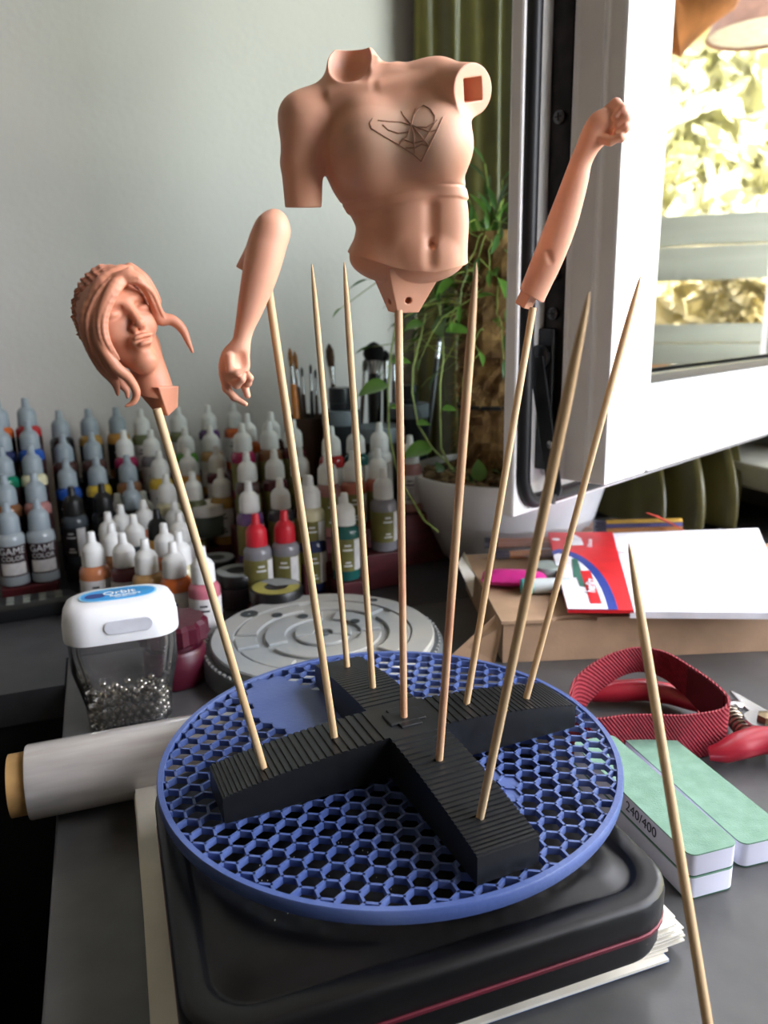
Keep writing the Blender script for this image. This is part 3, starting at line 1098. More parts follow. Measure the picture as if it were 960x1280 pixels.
for ln in LINES:
    pts = [crop_to_px(q) for q in ln]
    fine = []
    for a, b in zip(pts[:-1], pts[1:]):
        n = max(2, int(math.hypot(b[0] - a[0], b[1] - a[1]) / 2))
        fine += [(a[0] + (b[0] - a[0]) * i / n, a[1] + (b[1] - a[1]) * i / n) for i in range(n)]
    fine.append(pts[-1])
    em.tube([chest(*q) for q in fine], .00027, 6)
o = em.build('web_heart_emblem', groove_m, torso, smooth=True)
o['label'] = 'heart shaped web lines, groove shade drawn as darker tubes'

# ---- head
t_h = depth_of(TIP['L2']) - .002
M, kx, ky = frame_at(165, 430, t_h)
head = thing('head_figurine', 'terracotta resin female head with swept hair, on the left skewer', 'figurine')
head.matrix_world = M
yaw, roll, pit = math.radians(26), math.radians(14), math.radians(-11)
Ry = np.array([[math.cos(yaw), 0, math.sin(yaw)], [0, 1, 0], [-math.sin(yaw), 0, math.cos(yaw)]])
Rx = np.array([[1, 0, 0], [0, math.cos(pit), -math.sin(pit)], [0, math.sin(pit), math.cos(pit)]])
Rz = np.array([[math.cos(roll), -math.sin(roll), 0], [math.sin(roll), math.cos(roll), 0], [0, 0, 1]])
RH = Rz @ Ry @ Rx
FL = np.diag([1., -1., 1.])
SC = 1.0
e_mid = RH @ np.array([0, 6, 48.]) * SC
HC0 = np.array([164, 390, 34.]) - FL @ e_mid
def hp(x, y, z):
    return HC0 + FL @ (RH @ np.array([x, y, z], float)) * SC
RHp = FL @ RH @ FL
RE_ = FL @ RH
hf = Field((80, 325, -70), (250, 535, 75), .8)
def HE_(c, r, k=0, cut=False): hf.ell(hp(*c), np.array(r) * SC, k, cut, RE_)
def HCn(a, b, ra, rb, k=0, cut=False): hf.cone(hp(*a), hp(*b), ra * SC, rb * SC, k, cut)
HE_((0, 20, -4), (42, 44, 46))
HCn((0, 8, 18), (0, -52, 32), 35, 12, 26)
for s_ in (-1, 1):
    HE_((s_ * 22, -10, 30), (16, 17, 17), 16)
    HCn((s_ * 33, -26, 2), (s_ * 6, -56, 32), 9, 9, 18)
HCn((-20, 19, 44), (20, 19, 44), 6, 6, 12)
HE_((0, -55, 40), (10, 9, 9), 10)
for s_ in (-1, 1):
    HE_((s_ * 20.5, 7, 55), (12, 7.5, 10), 8, True)
HCn((0, 14, 50), (0, -13, 62), 4, 5.5, 8)
HE_((0, -15, 62), (6, 5, 6), 4)
for s_ in (-1, 1):
    HE_((s_ * 6.5, -17, 55), (4.5, 4, 5), 3)
    HE_((s_ * 20.5, 6, 43.5), (11, 6.2, 8), 3)
    HCn((s_ * 10, 11.5, 51), (s_ * 30, 10, 45), 1.4, 1.4, 3, True)
    HE_((s_ * 3, -19.5, 60), (2.0, 1.6, 3), 1.5, True)
HE_((0, -33, 49), (15, 10, 8), 10)
HE_((-5, -30, 58), (9, 3.2, 5), 3); HE_((5, -30, 58), (9, 3.2, 5), 3)
HE_((0, -38.5, 56.5), (10, 4.4, 5.5), 3)
HCn((-13, -34, 57), (13, -34, 57), 1.5, 1.5, 2, True)
HE_((0, -34, 62), (7, 1.8, 6), 1.5, True)
HE_((0, -45.5, 57), (9, 3.5, 5), 4, True)
# neck and keyed peg, in pixel space
hf.cone((178, 440, -12), (190, 492, -6), 23, 25, 16)
hf.hull([((.12, -1, .1), (190, 497, 0))], (130, 497, -60), (245, 530, 60), 0, True)
tp = [(166, 490, -4), (196, 492, 24), (221, 486, 6), (196, 488, -24)]
bt = [(186, 520, -4), (199, 527, 15), (219, 512, 4), (202, 516, -12)]
ctr = np.mean(np.array(tp + bt), 0)
pls = []
for i in range(4):
    a, b, c = np.array(tp[i], float), np.array(tp[(i + 1) % 4], float), np.array(bt[i], float)
    n = np.cross(b - a, c - a)
    if n @ (ctr - a) > 0: n = -n
    pls.append((n, a))
a, b, c = (np.array(q, float) for q in (bt[0], bt[1], bt[2]))
n = np.cross(b - a, c - a)
if n @ (ctr - a) > 0: n = -n
pls += [(n, a), ((0, -1, 0), (0, 484, 0))]
hf.hull(pls, (160, 484, -30), (226, 530, 30))
hf.smooth(1)
finish('head_and_neck', hf, resin_h, head, (165, 430), kx, ky)
# hair
qf = Field((80, 325, -95), (250, 515, 75), .8)
qf.ell((143, 392, -26), (49, 58, 50))
sl, X, Y, Z = qf.sub((80, 325, -95), (250, 515, 75))
qf.d += (2.6 * np.sin(X * .47 + 1.3 * np.sin(Y * .17) + .3 * Z) * np.sin(Y * .46 + .25 * Z) + 1.6 * np.sin(Y * .8 + X * .3) * np.sin(Z * .5 + X * .4)).astype(np.float32)
qf.cone((160, 348, 2), (140, 352, -10), 14, 18, 12)
def strand(crop, w, r, k=3):
    pts = [(70 + x / 5.0526, 320 + y / 5.0526, z) for (x, y), z in zip(crop, w)]
    rad = r
    fine, fr = [], []
    n = len(pts)
    for i in range(n - 1):
        p0, p1, p2, p3 = (np.array(pts[max(0, min(n - 1, i + q))]) for q in (-1, 0, 1, 2))
        for u in np.linspace(0, 1, 5)[:-1]:
            fine.append(.5 * ((2 * p1) + (-p0 + p2) * u + (2 * p0 - 5 * p1 + 4 * p2 - p3) * u ** 2 + (-p0 + 3 * p1 - 3 * p2 + p3) * u ** 3))
            fr.append(rad[i] + (rad[i + 1] - rad[i]) * u)
    fine.append(np.array(pts[-1])); fr.append(rad[-1])
    qf.chain(fine, fr, k)
strand([(490, 100), (340, 215), (225, 380), (225, 540), (285, 690), (355, 790), (368, 880)], [14, 30, 32, 30, 26, 22, 20], [6, 9, 9, 8, 7, 5, .8])
strand([(510, 130), (380, 240), (295, 390), (290, 530), (360, 680), (440, 760), (484, 850), (462, 915), (408, 942)], [20, 36, 42, 44, 44, 40, 36, 34, 34], [6, 8.5, 8, 7.5, 7, 5.5, 4.5, 3, .8])
strand([(520, 140), (410, 200), (345, 300), (310, 400), (320, 520), (370, 640)], [24, 40, 46, 48, 47, 44], [5, 7, 6, 5, 4, 2])
strand([(450, 110), (330, 190), (250, 320), (245, 450), (290, 560)], [16, 26, 28, 30, 28], [8, 9, 8, 7, 4])
strand([(300, 560), (330, 680), (390, 800), (425, 850), (425, 900)], [10, 8, 8, 8, 8], [8, 8, 5, 3, .8])
strand([(400, 170), (490, 145), (570, 180), (625, 270), (655, 360), (690, 400)], [30, 34, 30, 22, 14, 10], [6, 7, 6.5, 6, 6.5, 6])
strand([(440, 185), (530, 165), (600, 225), (640, 310), (665, 400), (740, 405), (805, 460), (842, 550), (868, 618)], [34, 36, 30, 22, 14, 12, 12, 12, 12], [3.5, 5.5, 5, 5.5, 7, 6, 5, 3, .6])
strand([(500, 95), (580, 160), (640, 250), (668, 300)], [4, 8, 4, 0], [8, 8, 6, 3])
for (o1, o2) in ((-16, 1.5), (10, 2.5), (26, 1.0)):
    strand([(495 + o1 * .3, 104), (352 + o1, 215), (250 + o1, 380), (245 + o1, 540), (305 + o1, 690), (365 + o1 * .6, 770)], [20 + o2, 38 + o2, 40 + o2, 38 + o2, 33 + o2, 28], [2.5, 3.6, 3.4, 3.2, 2.6, 1.2], 1.2)
    strand([(515 + o1 * .3, 128), (400 + o1, 235), (318 + o1, 385), (312 + o1, 520), (372 + o1, 650)], [27 + o2, 43 + o2, 49 + o2, 50 + o2, 47], [2, 3, 3, 2.8, 1.2], 1.2)
for o1 in (-10, 14):
    strand([(455, 175 + o1), (545, 170 + o1), (612 + o1, 240), (650 + o1, 330), (676 + o1, 392)], [38, 40, 34, 27, 20], [1.5, 2.6, 2.6, 2.4, 1.5], 1.2)
qf.smooth(1)
o = finish('hair', qf, resin_h, head, (165, 430), kx, ky)

# ---- hanging forearm
t_a = depth_of(TIP['L1']) - .006
M, kx, ky = frame_at(315, 385, t_a)
arm = thing('forearm_figurine', 'salmon resin bent forearm with open hand hanging down', 'figurine')
arm.matrix_world = M
af = Field((255, 255, -55), (380, 520, 50), .7)
af.limb([(344, 289, 0), (336, 312, 3), (326, 345, 5), (314, 382, 7), (304, 412, 8), (299, 434, 9)], [20.5, 23, 21.5, 16.5, 11.5, 11.2])
af.cone((343, 291, 0), (313, 338, -30), 20, 17, 10)
af.ell((348, 276, -4), (10, 10, 10), 12)
af.hull([((.42, -.9, .1), (306, 338, -20))], (290, 330, -55), (308, 365, -12), 0, True)
# palm
af.ell((291, 454, 10), (19, 25, 12), 10)
af.ell((284, 462, 14), (13, 15, 10), 8)
# thumb
af.chain([(285, 446, 20), (286, 462, 27), (293, 465, 30), (303, 459, 30)], [6.5, 5.6, 4.6, 3.4], 3)
# index stays long and bent, the others curl
af.chain([(276, 468, 8), (279, 487, 10), (288, 498, 13), (302, 507, 15)], [6.4, 5.2, 4.6, 3.2], 3)
af.chain([(292, 474, 4), (302, 484, 12), (305, 496, 15)], [6.2, 5.2, 3.9], 2)
af.chain([(284, 474, 12), (292, 481, 22), (299, 474, 28), (301, 468, 24)], [6.2, 5.4, 4.6, 3.6], 2)
af.chain([(298, 472, 8), (306, 479, 18), (309, 472, 24), (306, 466, 22)], [5.8, 5, 4.2, 3.4], 2)
af.ell((300, 452, 24), (8, 11, 9), 6, True)
af.smooth(1)
finish('forearm_and_hand', af, resin_a, arm, (315, 385), kx, ky)

# ---- raised forearm with fist
t_b = depth_of(TIP['R1']) - .001
M, kx, ky = frame_at(712, 260, t_b)
arm2 = thing('forearm_figurine', 'salmon resin raised forearm ending in a fist, at right by window', 'figurine')
arm2.matrix_world = M
bf_ = Field((640, 122, -50), (790, 400, 50), .7)
bf_.limb([(662, 390, 0), (677, 352, 0), (690, 318, 2), (704, 276, 4), (716, 232, 4), (723, 203, 4), (733, 180, 4)], [18, 19, 20, 19.3, 16.2, 13.4, 14.5])
bf_.ell((745, 163, 2), (22, 19, 15), 12, False, np.array([[.75, .66, 0], [-.66, .75, 0], [0, 0, 1]]))
for ch, rd in (([(750, 147, -2), (760, 138, 2), (767, 146, 12), (760, 155, 14)], [7.5, 6.6, 6, 5]),
               ([(756, 152, 4), (768, 147, 8), (772, 157, 16), (763, 164, 17)], [7.5, 6.6, 6, 5]),
               ([(758, 160, 8), (770, 158, 12), (772, 168, 18), (763, 173, 18)], [7.2, 6.4, 5.8, 5]),
               ([(757, 168, 8), (768, 169, 14), (768, 179, 18), (759, 180, 16)], [6.6, 6, 5.4, 4.6]),
               ([(744, 178, 12), (756, 182, 18), (767, 178, 22)], [7, 6, 4.6])):
    bf_.chain(ch, rd, 2)
z0 = bf_.front(690, 322)
bf_.cone((688, 316, z0 + 1), (692, 326, z0 + 1), 1.6, 1.6, 7, True)
pn = np.array([-.52, .86, 0.05]); pn /= np.linalg.norm(pn)
bf_.hull([(-pn, np.array([668, 374, 0]))], (640, 340, -50), (700, 400, 50), 0, True)
yy = np.array([-.42, .9, 0]); yy /= np.linalg.norm(yy); xx = np.array([.9, .42, 0]); xx /= np.linalg.norm(xx)
c30, s30 = math.cos(.6), math.sin(.6)
Rk = np.stack([xx * c30 + np.array([0, 0, 1]) * s30, yy, -xx * s30 + np.array([0, 0, 1]) * c30], 1)
bf_.box((663, 376, 0), (9, 14, 9), Rk)
bf_.smooth(1)
finish('forearm_and_fist', bf_, resin_a, arm2, (712, 260), kx, ky)

# ---------------------------------------------------------------- paint bottles and racks
cap_w = mat('white_cap_plastic', '#dcdcda', .4, var=.02)
cap_g = mat('grey_cap_plastic', '#8d989f', .4, var=.03)
cap_r = mat('red_cap_plastic', '#c22030', .4, var=.04)
cap_k = mat('black_cap_plastic', '#141414', .4, var=.04)
cap_o = mat('gold_cap', '#a87434', .3, .6, var=.04)
lab_w = mat('white_paper_label', '#c9c6c4', .6, var=.05, scale=150)
lab_d = mat('dark_red_label', '#2a1216', .5, var=.1)
lab_k = mat('black_label', '#141417', .5, var=.1)
lab_y = mat('olive_label', '#6f6a34', .6, var=.1)
ink = mat('printed_ink', '#2b2b30', .6)
ink_w = mat('printed_white', '#d5d5d5', .6)
CAPS = {'white': cap_w, 'grey': cap_g, 'red': cap_r, 'black': cap_k, 'gold': cap_o}
PAINT = {'orange': '#c4622e', 'red': '#a8262a', 'blue': '#1f4c9e', 'navy': '#262f55', 'green': '#127a5c', 'cream': '#c9c3a2', 'brown': '#7a5236',
         'silver': '#9aa2a6', 'tan': '#b08a5a', 'black': '#1a1a1e', 'gold': '#a07c3e', 'yellow': '#c7a83a', 'magenta': '#9e2350', 'ochre': '#b0803c',
         'olive': '#6e7350', 'purple': '#5a3f6c', 'maroon': '#5a2730', 'grey': '#7c7a80', 'salmon': '#b96a56', 'pink': '#b96a78', 'teal': '#1d5550',
         'peach': '#bb7650', 'rose': '#9a6a66', 'leaf green': '#4d8a2a', 'dark brown': '#4b3430', 'white': '#d8d8d6', 'slate': '#3f464c'}
def paint_mat(c):
    return mat('paint_' + c.replace(' ', '_'), PAINT[c], .25, var=.04, coat=.3)
_bm = {}
BH = .078
def bottle_meshes(body, cap, label):
    k = ('b', body)
    if k not in _bm:
        _bm[k] = MB().lathe([(0, 0), (.0115, 0), (.0125, .001), (.0125, .0425), (.0122, .0455), (.0105, .0482), (.0088, .0492), (.0088, .052), (0, .052)], 24).mesh('bottle_body', paint_mat(body), smooth=True)
    k2 = ('c', cap)
    if k2 not in _bm:
        _bm[k2] = MB().lathe([(0, .0498), (.0094, .0498), (.0096, .0502), (.0092, .0625), (.0088, .0635), (.0072, .0665), (.0042, .0688), (.0038, .0695), (.0031, .0775), (.0027, .078), (0, .078)], 36, rib=.0003, ribz=(.0501, .0630)).mesh('dropper_cap', CAPS[cap], smooth=True)
    k3 = ('l', label)
    if k3 not in _bm:
        lm = {'white': lab_w, 'dark': lab_d, 'black': lab_k, 'olive': lab_y}[label]
        n = 22
        lp0, lp1 = [], []
        vs, fs = [], []
        for i in range(n + 1):
            a = math.radians(-300 + 245 * i / n + 60)
            for z in (.0095, .0385):
                vs.append((.0127 * math.cos(a), .0127 * math.sin(a), z))
        for i in range(n):
            fs.append((2 * i, 2 * i + 2, 2 * i + 3, 2 * i + 1))
        _bm[k3] = MB().add(vs, fs).mesh('paper_label', lm, smooth=True)
        # second tone panel and print
        m2 = MB(); vs, fs = [], []
        for i in range(7):
            a = math.radians(-78 + 40 * i / 6)
            for z in (.010, .038):
                vs.append((.0129 * math.cos(a), .0129 * math.sin(a), z))
        for i in range(6):
            fs.append((2 * i, 2 * i + 2, 2 * i + 3, 2 * i + 1))
        m2.add(vs, fs)
        _bm[('p', label)] = m2.mesh('label_panel', lab_w if label in ('olive', 'black') else (lab_d if label == 'dark' else lab_w), smooth=True)
        m3 = MB()
        for rz_, w in ((.033, 26), (.029, 40), (.0175, 22), (.0145, 34)):
            vs, fs = [], []
            for i in range(6):
                a = math.radians(-105 - w / 2 + w * i / 5)
                for z in (rz_ - .0008, rz_ + .0008):
                    vs.append((.01288 * math.cos(a), .01288 * math.sin(a), z))
            for i in range(5):
                fs.append((2 * i, 2 * i + 2, 2 * i + 3, 2 * i + 1))
            m3.add(vs, fs)
        _bm[('t', label)] = m3.mesh('print_lines', ink if label == 'white' else ink_w)
    return _bm[k], _bm[k2], _bm[k3]
BOTS = []
def bottle(p, body, cap, label, text, rz=0.0, group='dropper bottles in the racks'):
    t = thing('paint_bottle', text, 'bottle', p, rz, group)
    a, b, c = bottle_meshes(body, cap, label)
    link('bottle_body', a, t)
    link('dropper_cap', b, t)
    lo = link('paper_label', c, t)
    link('label_panel', _bm[('p', label)], lo)
    link('print_lines', _bm[('t', label)], lo)
    BOTS.append(p)
    return t
red_wood = mat('maroon_rack_wood', '#4a1218', .5, var=.12, scale=30, stretch=(1, 1, 4))
blk_wood = mat('black_rack_wood', '#17151a', .5, var=.12, scale=30)
RA = math.radians(24)
R1 = np.array([math.cos(RA), math.sin(RA), 0]); R2 = np.array([-math.sin(RA), math.cos(RA), 0])
ROWW = ['front', 'second', 'third', 'fourth', 'back']
def rack(label, where, mt, rows, zr, label_style, sides=True):
    """rows: front to back, each a list of (px, py, paint, cap, column word)"""
    pos = []
    for k, row in enumerate(rows):
        q = [onz(px, py, zr[k] + BH) for px, py, *_ in row]
        e2 = float(np.mean([w @ R2 for w in q]))
        pos.append([(w @ R1, e2) for w in q])
    e2s = [p[0][1] for p in pos]
    # even out the pitch so that rows never collide
    for k in range(1, len(e2s)):
        if e2s[k] < e2s[k - 1] + .0262: e2s[k] = e2s[k - 1] + .0262
    lo = min(x for p in pos for x, _ in p) - .0155
    hi = max(x for p in pos for x, _ in p) + .0155
    org = R1 * lo + R2 * (e2s[0] - .0145)
    t = thing('bottle_rack', label, 'rack', org, RA, 'stepped paint racks')
    for k in range(len(rows)):
        y0 = e2s[k] - e2s[0] + (.0145 - .0131 if k else 0)
        y1 = (e2s[k + 1] - e2s[0] + .0145 - .0131) if k + 1 < len(rows) else y0 + .03
        xl = min(x for x, _ in pos[k]) - .0127 - lo; xh = max(x for x, _ in pos[k]) + .0127 - lo
        MB().box(((xl + xh) / 2, (y0 + y1) / 2, (zr[k] - .0003) / 2), (xh - xl, y1 - y0 - .0002, zr[k] - .0006)).build('step', mt, t, bevel=.0008)
    if sides:
        for x in (-.0035, hi - lo + .0035):
            pr = MB()
            py = []
            depth = e2s[-1] - e2s[0] + .03
            zz = zr[-1] + .012
            pts = [(0, 0), (0, zr[0] + .012), (depth * .98, zz), (depth, 0)]
            vs = [(x - .003, a, b) for a, b in pts] + [(x + .003, a, b) for a, b in pts]
            pr.add(vs, [(0, 1, 2, 3), (4, 7, 6, 5), (0, 4, 5, 1), (1, 5, 6, 2), (2, 6, 7, 3), (3, 7, 4, 0)])
            pr.build('side_panel', mt, t)
    for k, row in enumerate(rows):
        xs = sorted(x for x, _ in pos[k])
        order = sorted(range(len(row)), key=lambda i: pos[k][i][0])
        last = None
        for i in order:
            x = pos[k][i][0]
            if last is not None and x < last + .0258: x = last + .0258
            last = x
            px, py, pc, cp_, cw = row[i]
            p = R1 * x + R2 * e2s[k]
            nm = ROWW[k] if k < len(rows) - 1 else ('back' if len(rows) > 1 else 'only')
            bottle((p[0], p[1], zr[k]), pc, cp_, label_style, f'{cp_}-capped bottle of {pc} paint, {nm} row, {cw} {where}', RA + random.uniform(-.25, .25))
    return t
Z5 = [.012, .033, .054, .075, .096]
rack('dark red stepped rack of grey-capped bottles at the far left', 'column of far-left rack', red_wood, [
    [(6, 632, 'silver', 'grey', 'left'), (41, 620, 'silver', 'grey', 'right')],
    [(3, 598, 'brown', 'grey', 'left'), (39, 587, 'rose', 'grey', 'right')],
    [(0, 563, 'green', 'grey', 'left'), (36, 553, 'cream', 'grey', 'right')],
    [(-3, 533, 'navy', 'grey', 'left'), (33, 523, 'blue', 'grey', 'right')],
    [(-6, 503, 'orange', 'grey', 'left'), (29, 495, 'red', 'grey', 'right')]], Z5, 'dark', False)
rack('black stepped rack of mostly grey-capped bottles, second from left', 'column of second rack', blk_wood, [
    [(88, 607, 'slate', 'black', 'left'), (126, 604, 'black', 'black', 'middle'), (163, 602, 'black', 'grey', 'right')],
    [(82, 577, 'blue', 'grey', 'left'), (119, 571, 'yellow', 'grey', 'middle'), (156, 566, 'brown', 'grey', 'right')],
    [(78, 546, 'dark brown', 'grey', 'left'), (113, 540, 'dark brown', 'grey', 'middle'), (152, 536, 'magenta', 'white', 'right')],
    [(73, 514, 'black', 'grey', 'left'), (109, 511, 'gold', 'grey', 'middle'), (144, 509, 'ochre', 'grey', 'right')]], [.0155, .036, .057, .078], 'black', False)
rack('dark red stepped rack of white-capped bottles behind the loose group', 'column of third rack', red_wood, [
    [(206, 592, 'cream', 'white', 'first'), (240, 590, 'olive', 'white', 'second'), (276, 587, 'gold', 'white', 'third')],
    [(200, 565, 'yellow', 'white', 'first'), (233, 560, 'ochre', 'white', 'second'), (268, 556, 'maroon', 'white', 'third')],
    [(192, 541, 'grey', 'white', 'first'), (227, 532, 'leaf green', 'white', 'second'), (260, 531, 'tan', 'white', 'third')],
    [(185, 519, 'olive', 'white', 'first'), (222, 509, 'olive', 'white', 'second'), (251, 503, 'purple', 'white', 'third'), (284, 502, 'orange', 'white', 'fourth')]],
    [.022, .039, .055, .074], 'white', False)
rack('dark red stepped rack whose front bottles have red caps', 'column of middle rack', red_wood, [
    [(309, 634, 'grey', 'red', 'left'), (352, 637, 'grey', 'red', 'middle'), (384, 645, 'navy', 'red', 'right')],
    [(303, 597, 'purple', 'white', 'left'), (348, 597, 'slate', 'white', 'middle'), (382, 601, 'maroon', 'white', 'right')],
    [(302, 562, 'dark brown', 'white', 'left'), (340, 561, 'maroon', 'white', 'middle'), (376, 564, 'olive', 'white', 'right')],
    [(297, 527, 'magenta', 'white', 'left'), (334, 526, 'brown', 'white', 'middle'), (372, 527, 'maroon', 'white', 'right')],
    [(325, 524, 'orange', 'white', 'left'), (354, 522, 'dark brown', 'white', 'right')]], [.006, .026, .047, .069, .075], 'olive', False)
rack('wide maroon wooden rack standing before the white flower pot', 'column of right rack', red_wood, [
    [(430, 616, 'teal', 'white', 'left')],
    [(410, 607, 'cream', 'white', 'left'), (478, 585, 'grey', 'white', 'right')],
    [(407, 566, 'rose', 'white', 'left'), (435, 570, 'salmon', 'white', 'middle'), (459, 578, 'salmon', 'white', 'right')],
    [(402, 529, 'red', 'white', 'left'), (434, 531, 'teal', 'white', 'middle'), (462, 534, 'white', 'white', 'right')]],
    [.021, .034, .048, .068], 'olive', False)

def wrap_text(txt, size, z, r, mt, parent):
    me = text_mesh(txt, size, .00003, mt)
    for v in me.vertices:
        a = -math.pi / 2 + v.co.x / r
        v.co = Vector(((r + v.co.z) * math.cos(a), (r + v.co.z) * math.sin(a), z + v.co.y))
    return link('lettering', me, parent)
for o in [q for q in bpy.data.objects if q.name.startswith('paint_bottle') and 'front row' in q['label'] and 'far-left' in q['label']]:
    o.rotation_euler = (0, 0, RA + .02)
    for ch in list(o.children):
        if ch.name.startswith('paper_label'):
            for g in list(ch.children):
                bpy.data.objects.remove(g)
            wrap_text('GAME', .0092, .0335, .01295, ink_w, ch)
            wrap_text('COLOR', .0062, .0265, .01295, ink_w, ch)
            vs, fs = [], []
            for i in range(13):
                a = math.radians(-90 - 52 + 104 * i / 12)
                for zz in (.0110, .0225):
                    vs.append((.01295 * math.cos(a), .01295 * math.sin(a), zz))
            for i in range(12):
                fs.append((2 * i, 2 * i + 2, 2 * i + 3, 2 * i + 1))
            MB().add(vs, fs).build('label_panel', lab_w, ch, smooth=True)
# loose bottles on the desk behind the gum jar
LOOSE = [(113, 665, 'peach', 'white', 'leftmost of the loose front row'), (152, 666, 'maroon', 'white', 'second in the loose front row'),
         (180, 673, 'tan', 'white', 'third in the loose front row'), (215, 677, 'orange', 'white', 'fourth in the loose front row'),
         (251, 683, 'pink', 'white', 'rightmost of the loose front row, by the head skewer'),
         (138, 653, 'brown', 'white', 'left end of the second loose row'), (166, 643, 'slate', 'white', 'tucked mid of the second loose row'),
         (204, 654, 'peach', 'white', 'behind the orange loose bottle'), (222, 664, 'cream', 'white', 'right end of the second loose row'),
         (134, 640, 'maroon', 'white', 'left of the third loose row'), (150, 631, 'olive', 'white', 'centre of the third loose row'),
         (191, 637, 'ochre', 'black', 'gold banded, among white caps in loose group'), (223, 640, 'white', 'white', 'right of the third loose row'),
         (128, 619, 'maroon', 'white', 'farthest left in the loose group'), (171, 615, 'maroon', 'white', 'back of the loose group by black rack'),
         (194, 619, 'salmon', 'white', 'back middle of the loose group'), (207, 622, 'rose', 'white', 'back right of the loose group')]
placed = []
for px, py, pc, cp_, wh in LOOSE:
    p = onz(px, py, BH)[:2]
    for _ in range(60):
        mv = False
        for q in placed + [np.array(b[:2]) for b in BOTS if b[2] < .06 and np.hypot(b[0] - p[0], b[1] - p[1]) < .03]:
            dd = p - q
            L = np.hypot(*dd)
            if L < .0254:
                p = q + dd / max(L, 1e-6) * .0256; mv = True
        if not mv: break
    placed.append(p)
    t = bottle((p[0], p[1], 0), pc, cp_, 'white', f'{cp_}-capped bottle of {pc} paint, {wh}', random.uniform(0, .6), 'loose dropper bottles behind the jar')
# brown dropper bottle by the pot
p = onz(512, 544, .132)
bottle((p[0], p[1], .132 - BH), 'rose', 'white', 'white', 'white-capped bottle of rose brown paint touching the flower pot', .2)
c = R1 * (p @ R1) + R2 * (p @ R2)
st = thing('wooden_block', 'maroon wooden block with round holes below the flower pot', 'block', (c[0] + .004, c[1], 0), RA)
MB().box((0, 0, (.132 - BH - .0004) / 2), (.062, .030, .132 - BH - .0008)).build('block_body', red_wood, st, bevel=.001)
MB().lathe([(0, 0), (.012, 0), (.012, .0006), (0, .0006)], 24, (.022, 0, .132 - BH - .0008)).build('hole', mat('hole_shade', '#120406', .8), st)  # flat dark disc: the shade inside the hole is put into its colour

# ---- paint pots with round lids
def pot(px, py, zt, r, h, body, lid, ring, label, halves=None):
    p = onz(px, py, zt)
    t = thing('paint_pot', label, 'jar', (p[0], p[1], 0.0 if zt - h < .004 else zt - h), random.uniform(0, 1), 'round paint pots')
    MB().lathe([(0, 0), (r * .93, 0), (r * .97, .001), (r * .97, h * .62), (r * .85, h * .66), (0, h * .66)], 32).build('pot_body', body, t, smooth=True)
    MB().lathe([(0, h * .665), (r, h * .665), (r, h * .96), (r * .96, h), (0, h)], 40, rib=.0004, ribz=(h * .66, h * .97)).build('lid', lid, t, smooth=True)
    if ring is not None:
        MB().loops([[(q * r * math.cos(2 * math.pi * k / 40), q * r * math.sin(2 * math.pi * k / 40), h + z) for k in range(40)] for q, z in ((.45, .0001), (.45, .0004), (.88, .0004), (.88, .0001))], closed=True).build('lid_ring', ring, t)
        if halves is not None:
            vs = [(0, 0, h + .0005)] + [(.88 * r * math.cos(math.radians(a)), .88 * r * math.sin(math.radians(a)), h + .0005) for a in range(-20, 111, 10)]
            MB().add(vs, [tuple(range(len(vs)))]).build('lid_sticker', halves, t)
    return t
lid_k = mat('black_lid', '#101011', .35, var=.1)
ring_g = mat('pale_grey_print', '#8f9494', .5)
ring_y = mat('yellow_green_print', '#a29a4c', .5)
jarbody = mat('dark_pot', '#2a2226', .3)
pot(345, 733, .030, .0225, .030, jarbody, lid_k, ring_y, 'black-lidded paint pot with yellow and white ring, beside grey palette', ring_g)
pot(297, 713, .030, .0215, .030, jarbody, lid_k, ring_g, 'black-lidded paint pot with grey ring, behind the yellow one')
pot(270, 697, .029, .019, .029, jarbody, lid_k, ring_g, 'small black-lidded pot half hidden behind the head skewer')
pot(257, 629, .066, .020, .032, mat('grey_green_glass', '#5c6660', .25), cap_w, None, 'grey green jar with white lid on top of another jar')
pot(257, 657, .0325, .024, .0325, mat('smoked_glass', '#3c4444', .25), mat('grey_lid', '#5b6060', .4), None, 'smoked grey jar carrying the white-lidded jar')

# ---- brush cups and brushes
gm = mat('dark_smoke_cup', '#23201e', .3)
def brush(px0, py0, px1, py1, tt, mt_h, mt_b, rb, label, rh=.0028, hb=.022, hf_=.02):
    """tip pixel and lower pixel at camera depth tt; stands in a cup"""
    tip, low = att(px0, py0, tt), att(px1, py1, tt)
    d = (low - tip); d /= np.linalg.norm(d)
    L = min((tip[2] - .006) / -d[2], .20)
    o = thing('paint_brush', label, 'brush', tip + d * L, 0, 'brushes standing behind the racks')
    v = Vector(-d)
    o.matrix_world = Matrix.Translation(Vector(tip + d * L)) @ v.to_track_quat('Z', 'Y').to_matrix().to_4x4()
    MB().lathe([(0, 0), (rh * .5, 0), (rh * .7, L * .2), (rh, L - hb - hf_ - .015), (rh * .8, L - hb - hf_)], 12).build('handle', mt_h, o, smooth=True)
    MB().lathe([(rh * .82, L - hb - hf_), (rh * .85, L - hb - hf_ + .004), (rb * .8, L - hb), (0, L - hb)], 12).build('ferrule', chrome, o, smooth=True)
    MB().lathe([(rb * .75, L - hb), (rb, L - hb * .6), (rb * .9, L - hb * .3), (rb * .35, L - .002), (0, L)], 14).build('bristles', mt_b, o, smooth=True)
br_o = mat('ginger_bristle', '#8a5a2a', .8, var=.2, scale=300)
br_b = mat('brown_bristle', '#4a3424', .8, var=.2, scale=300)
br_k = mat('black_bristle', '#0b0b0c', .9, var=.2, scale=300)
h_o = mat('orange_handle', '#c8761c', .35, coat=.4)
h_b = mat('dark_wood_handle', '#3d2518', .4, coat=.3)
h_k = mat('black_handle', '#101012', .35, coat=.3)
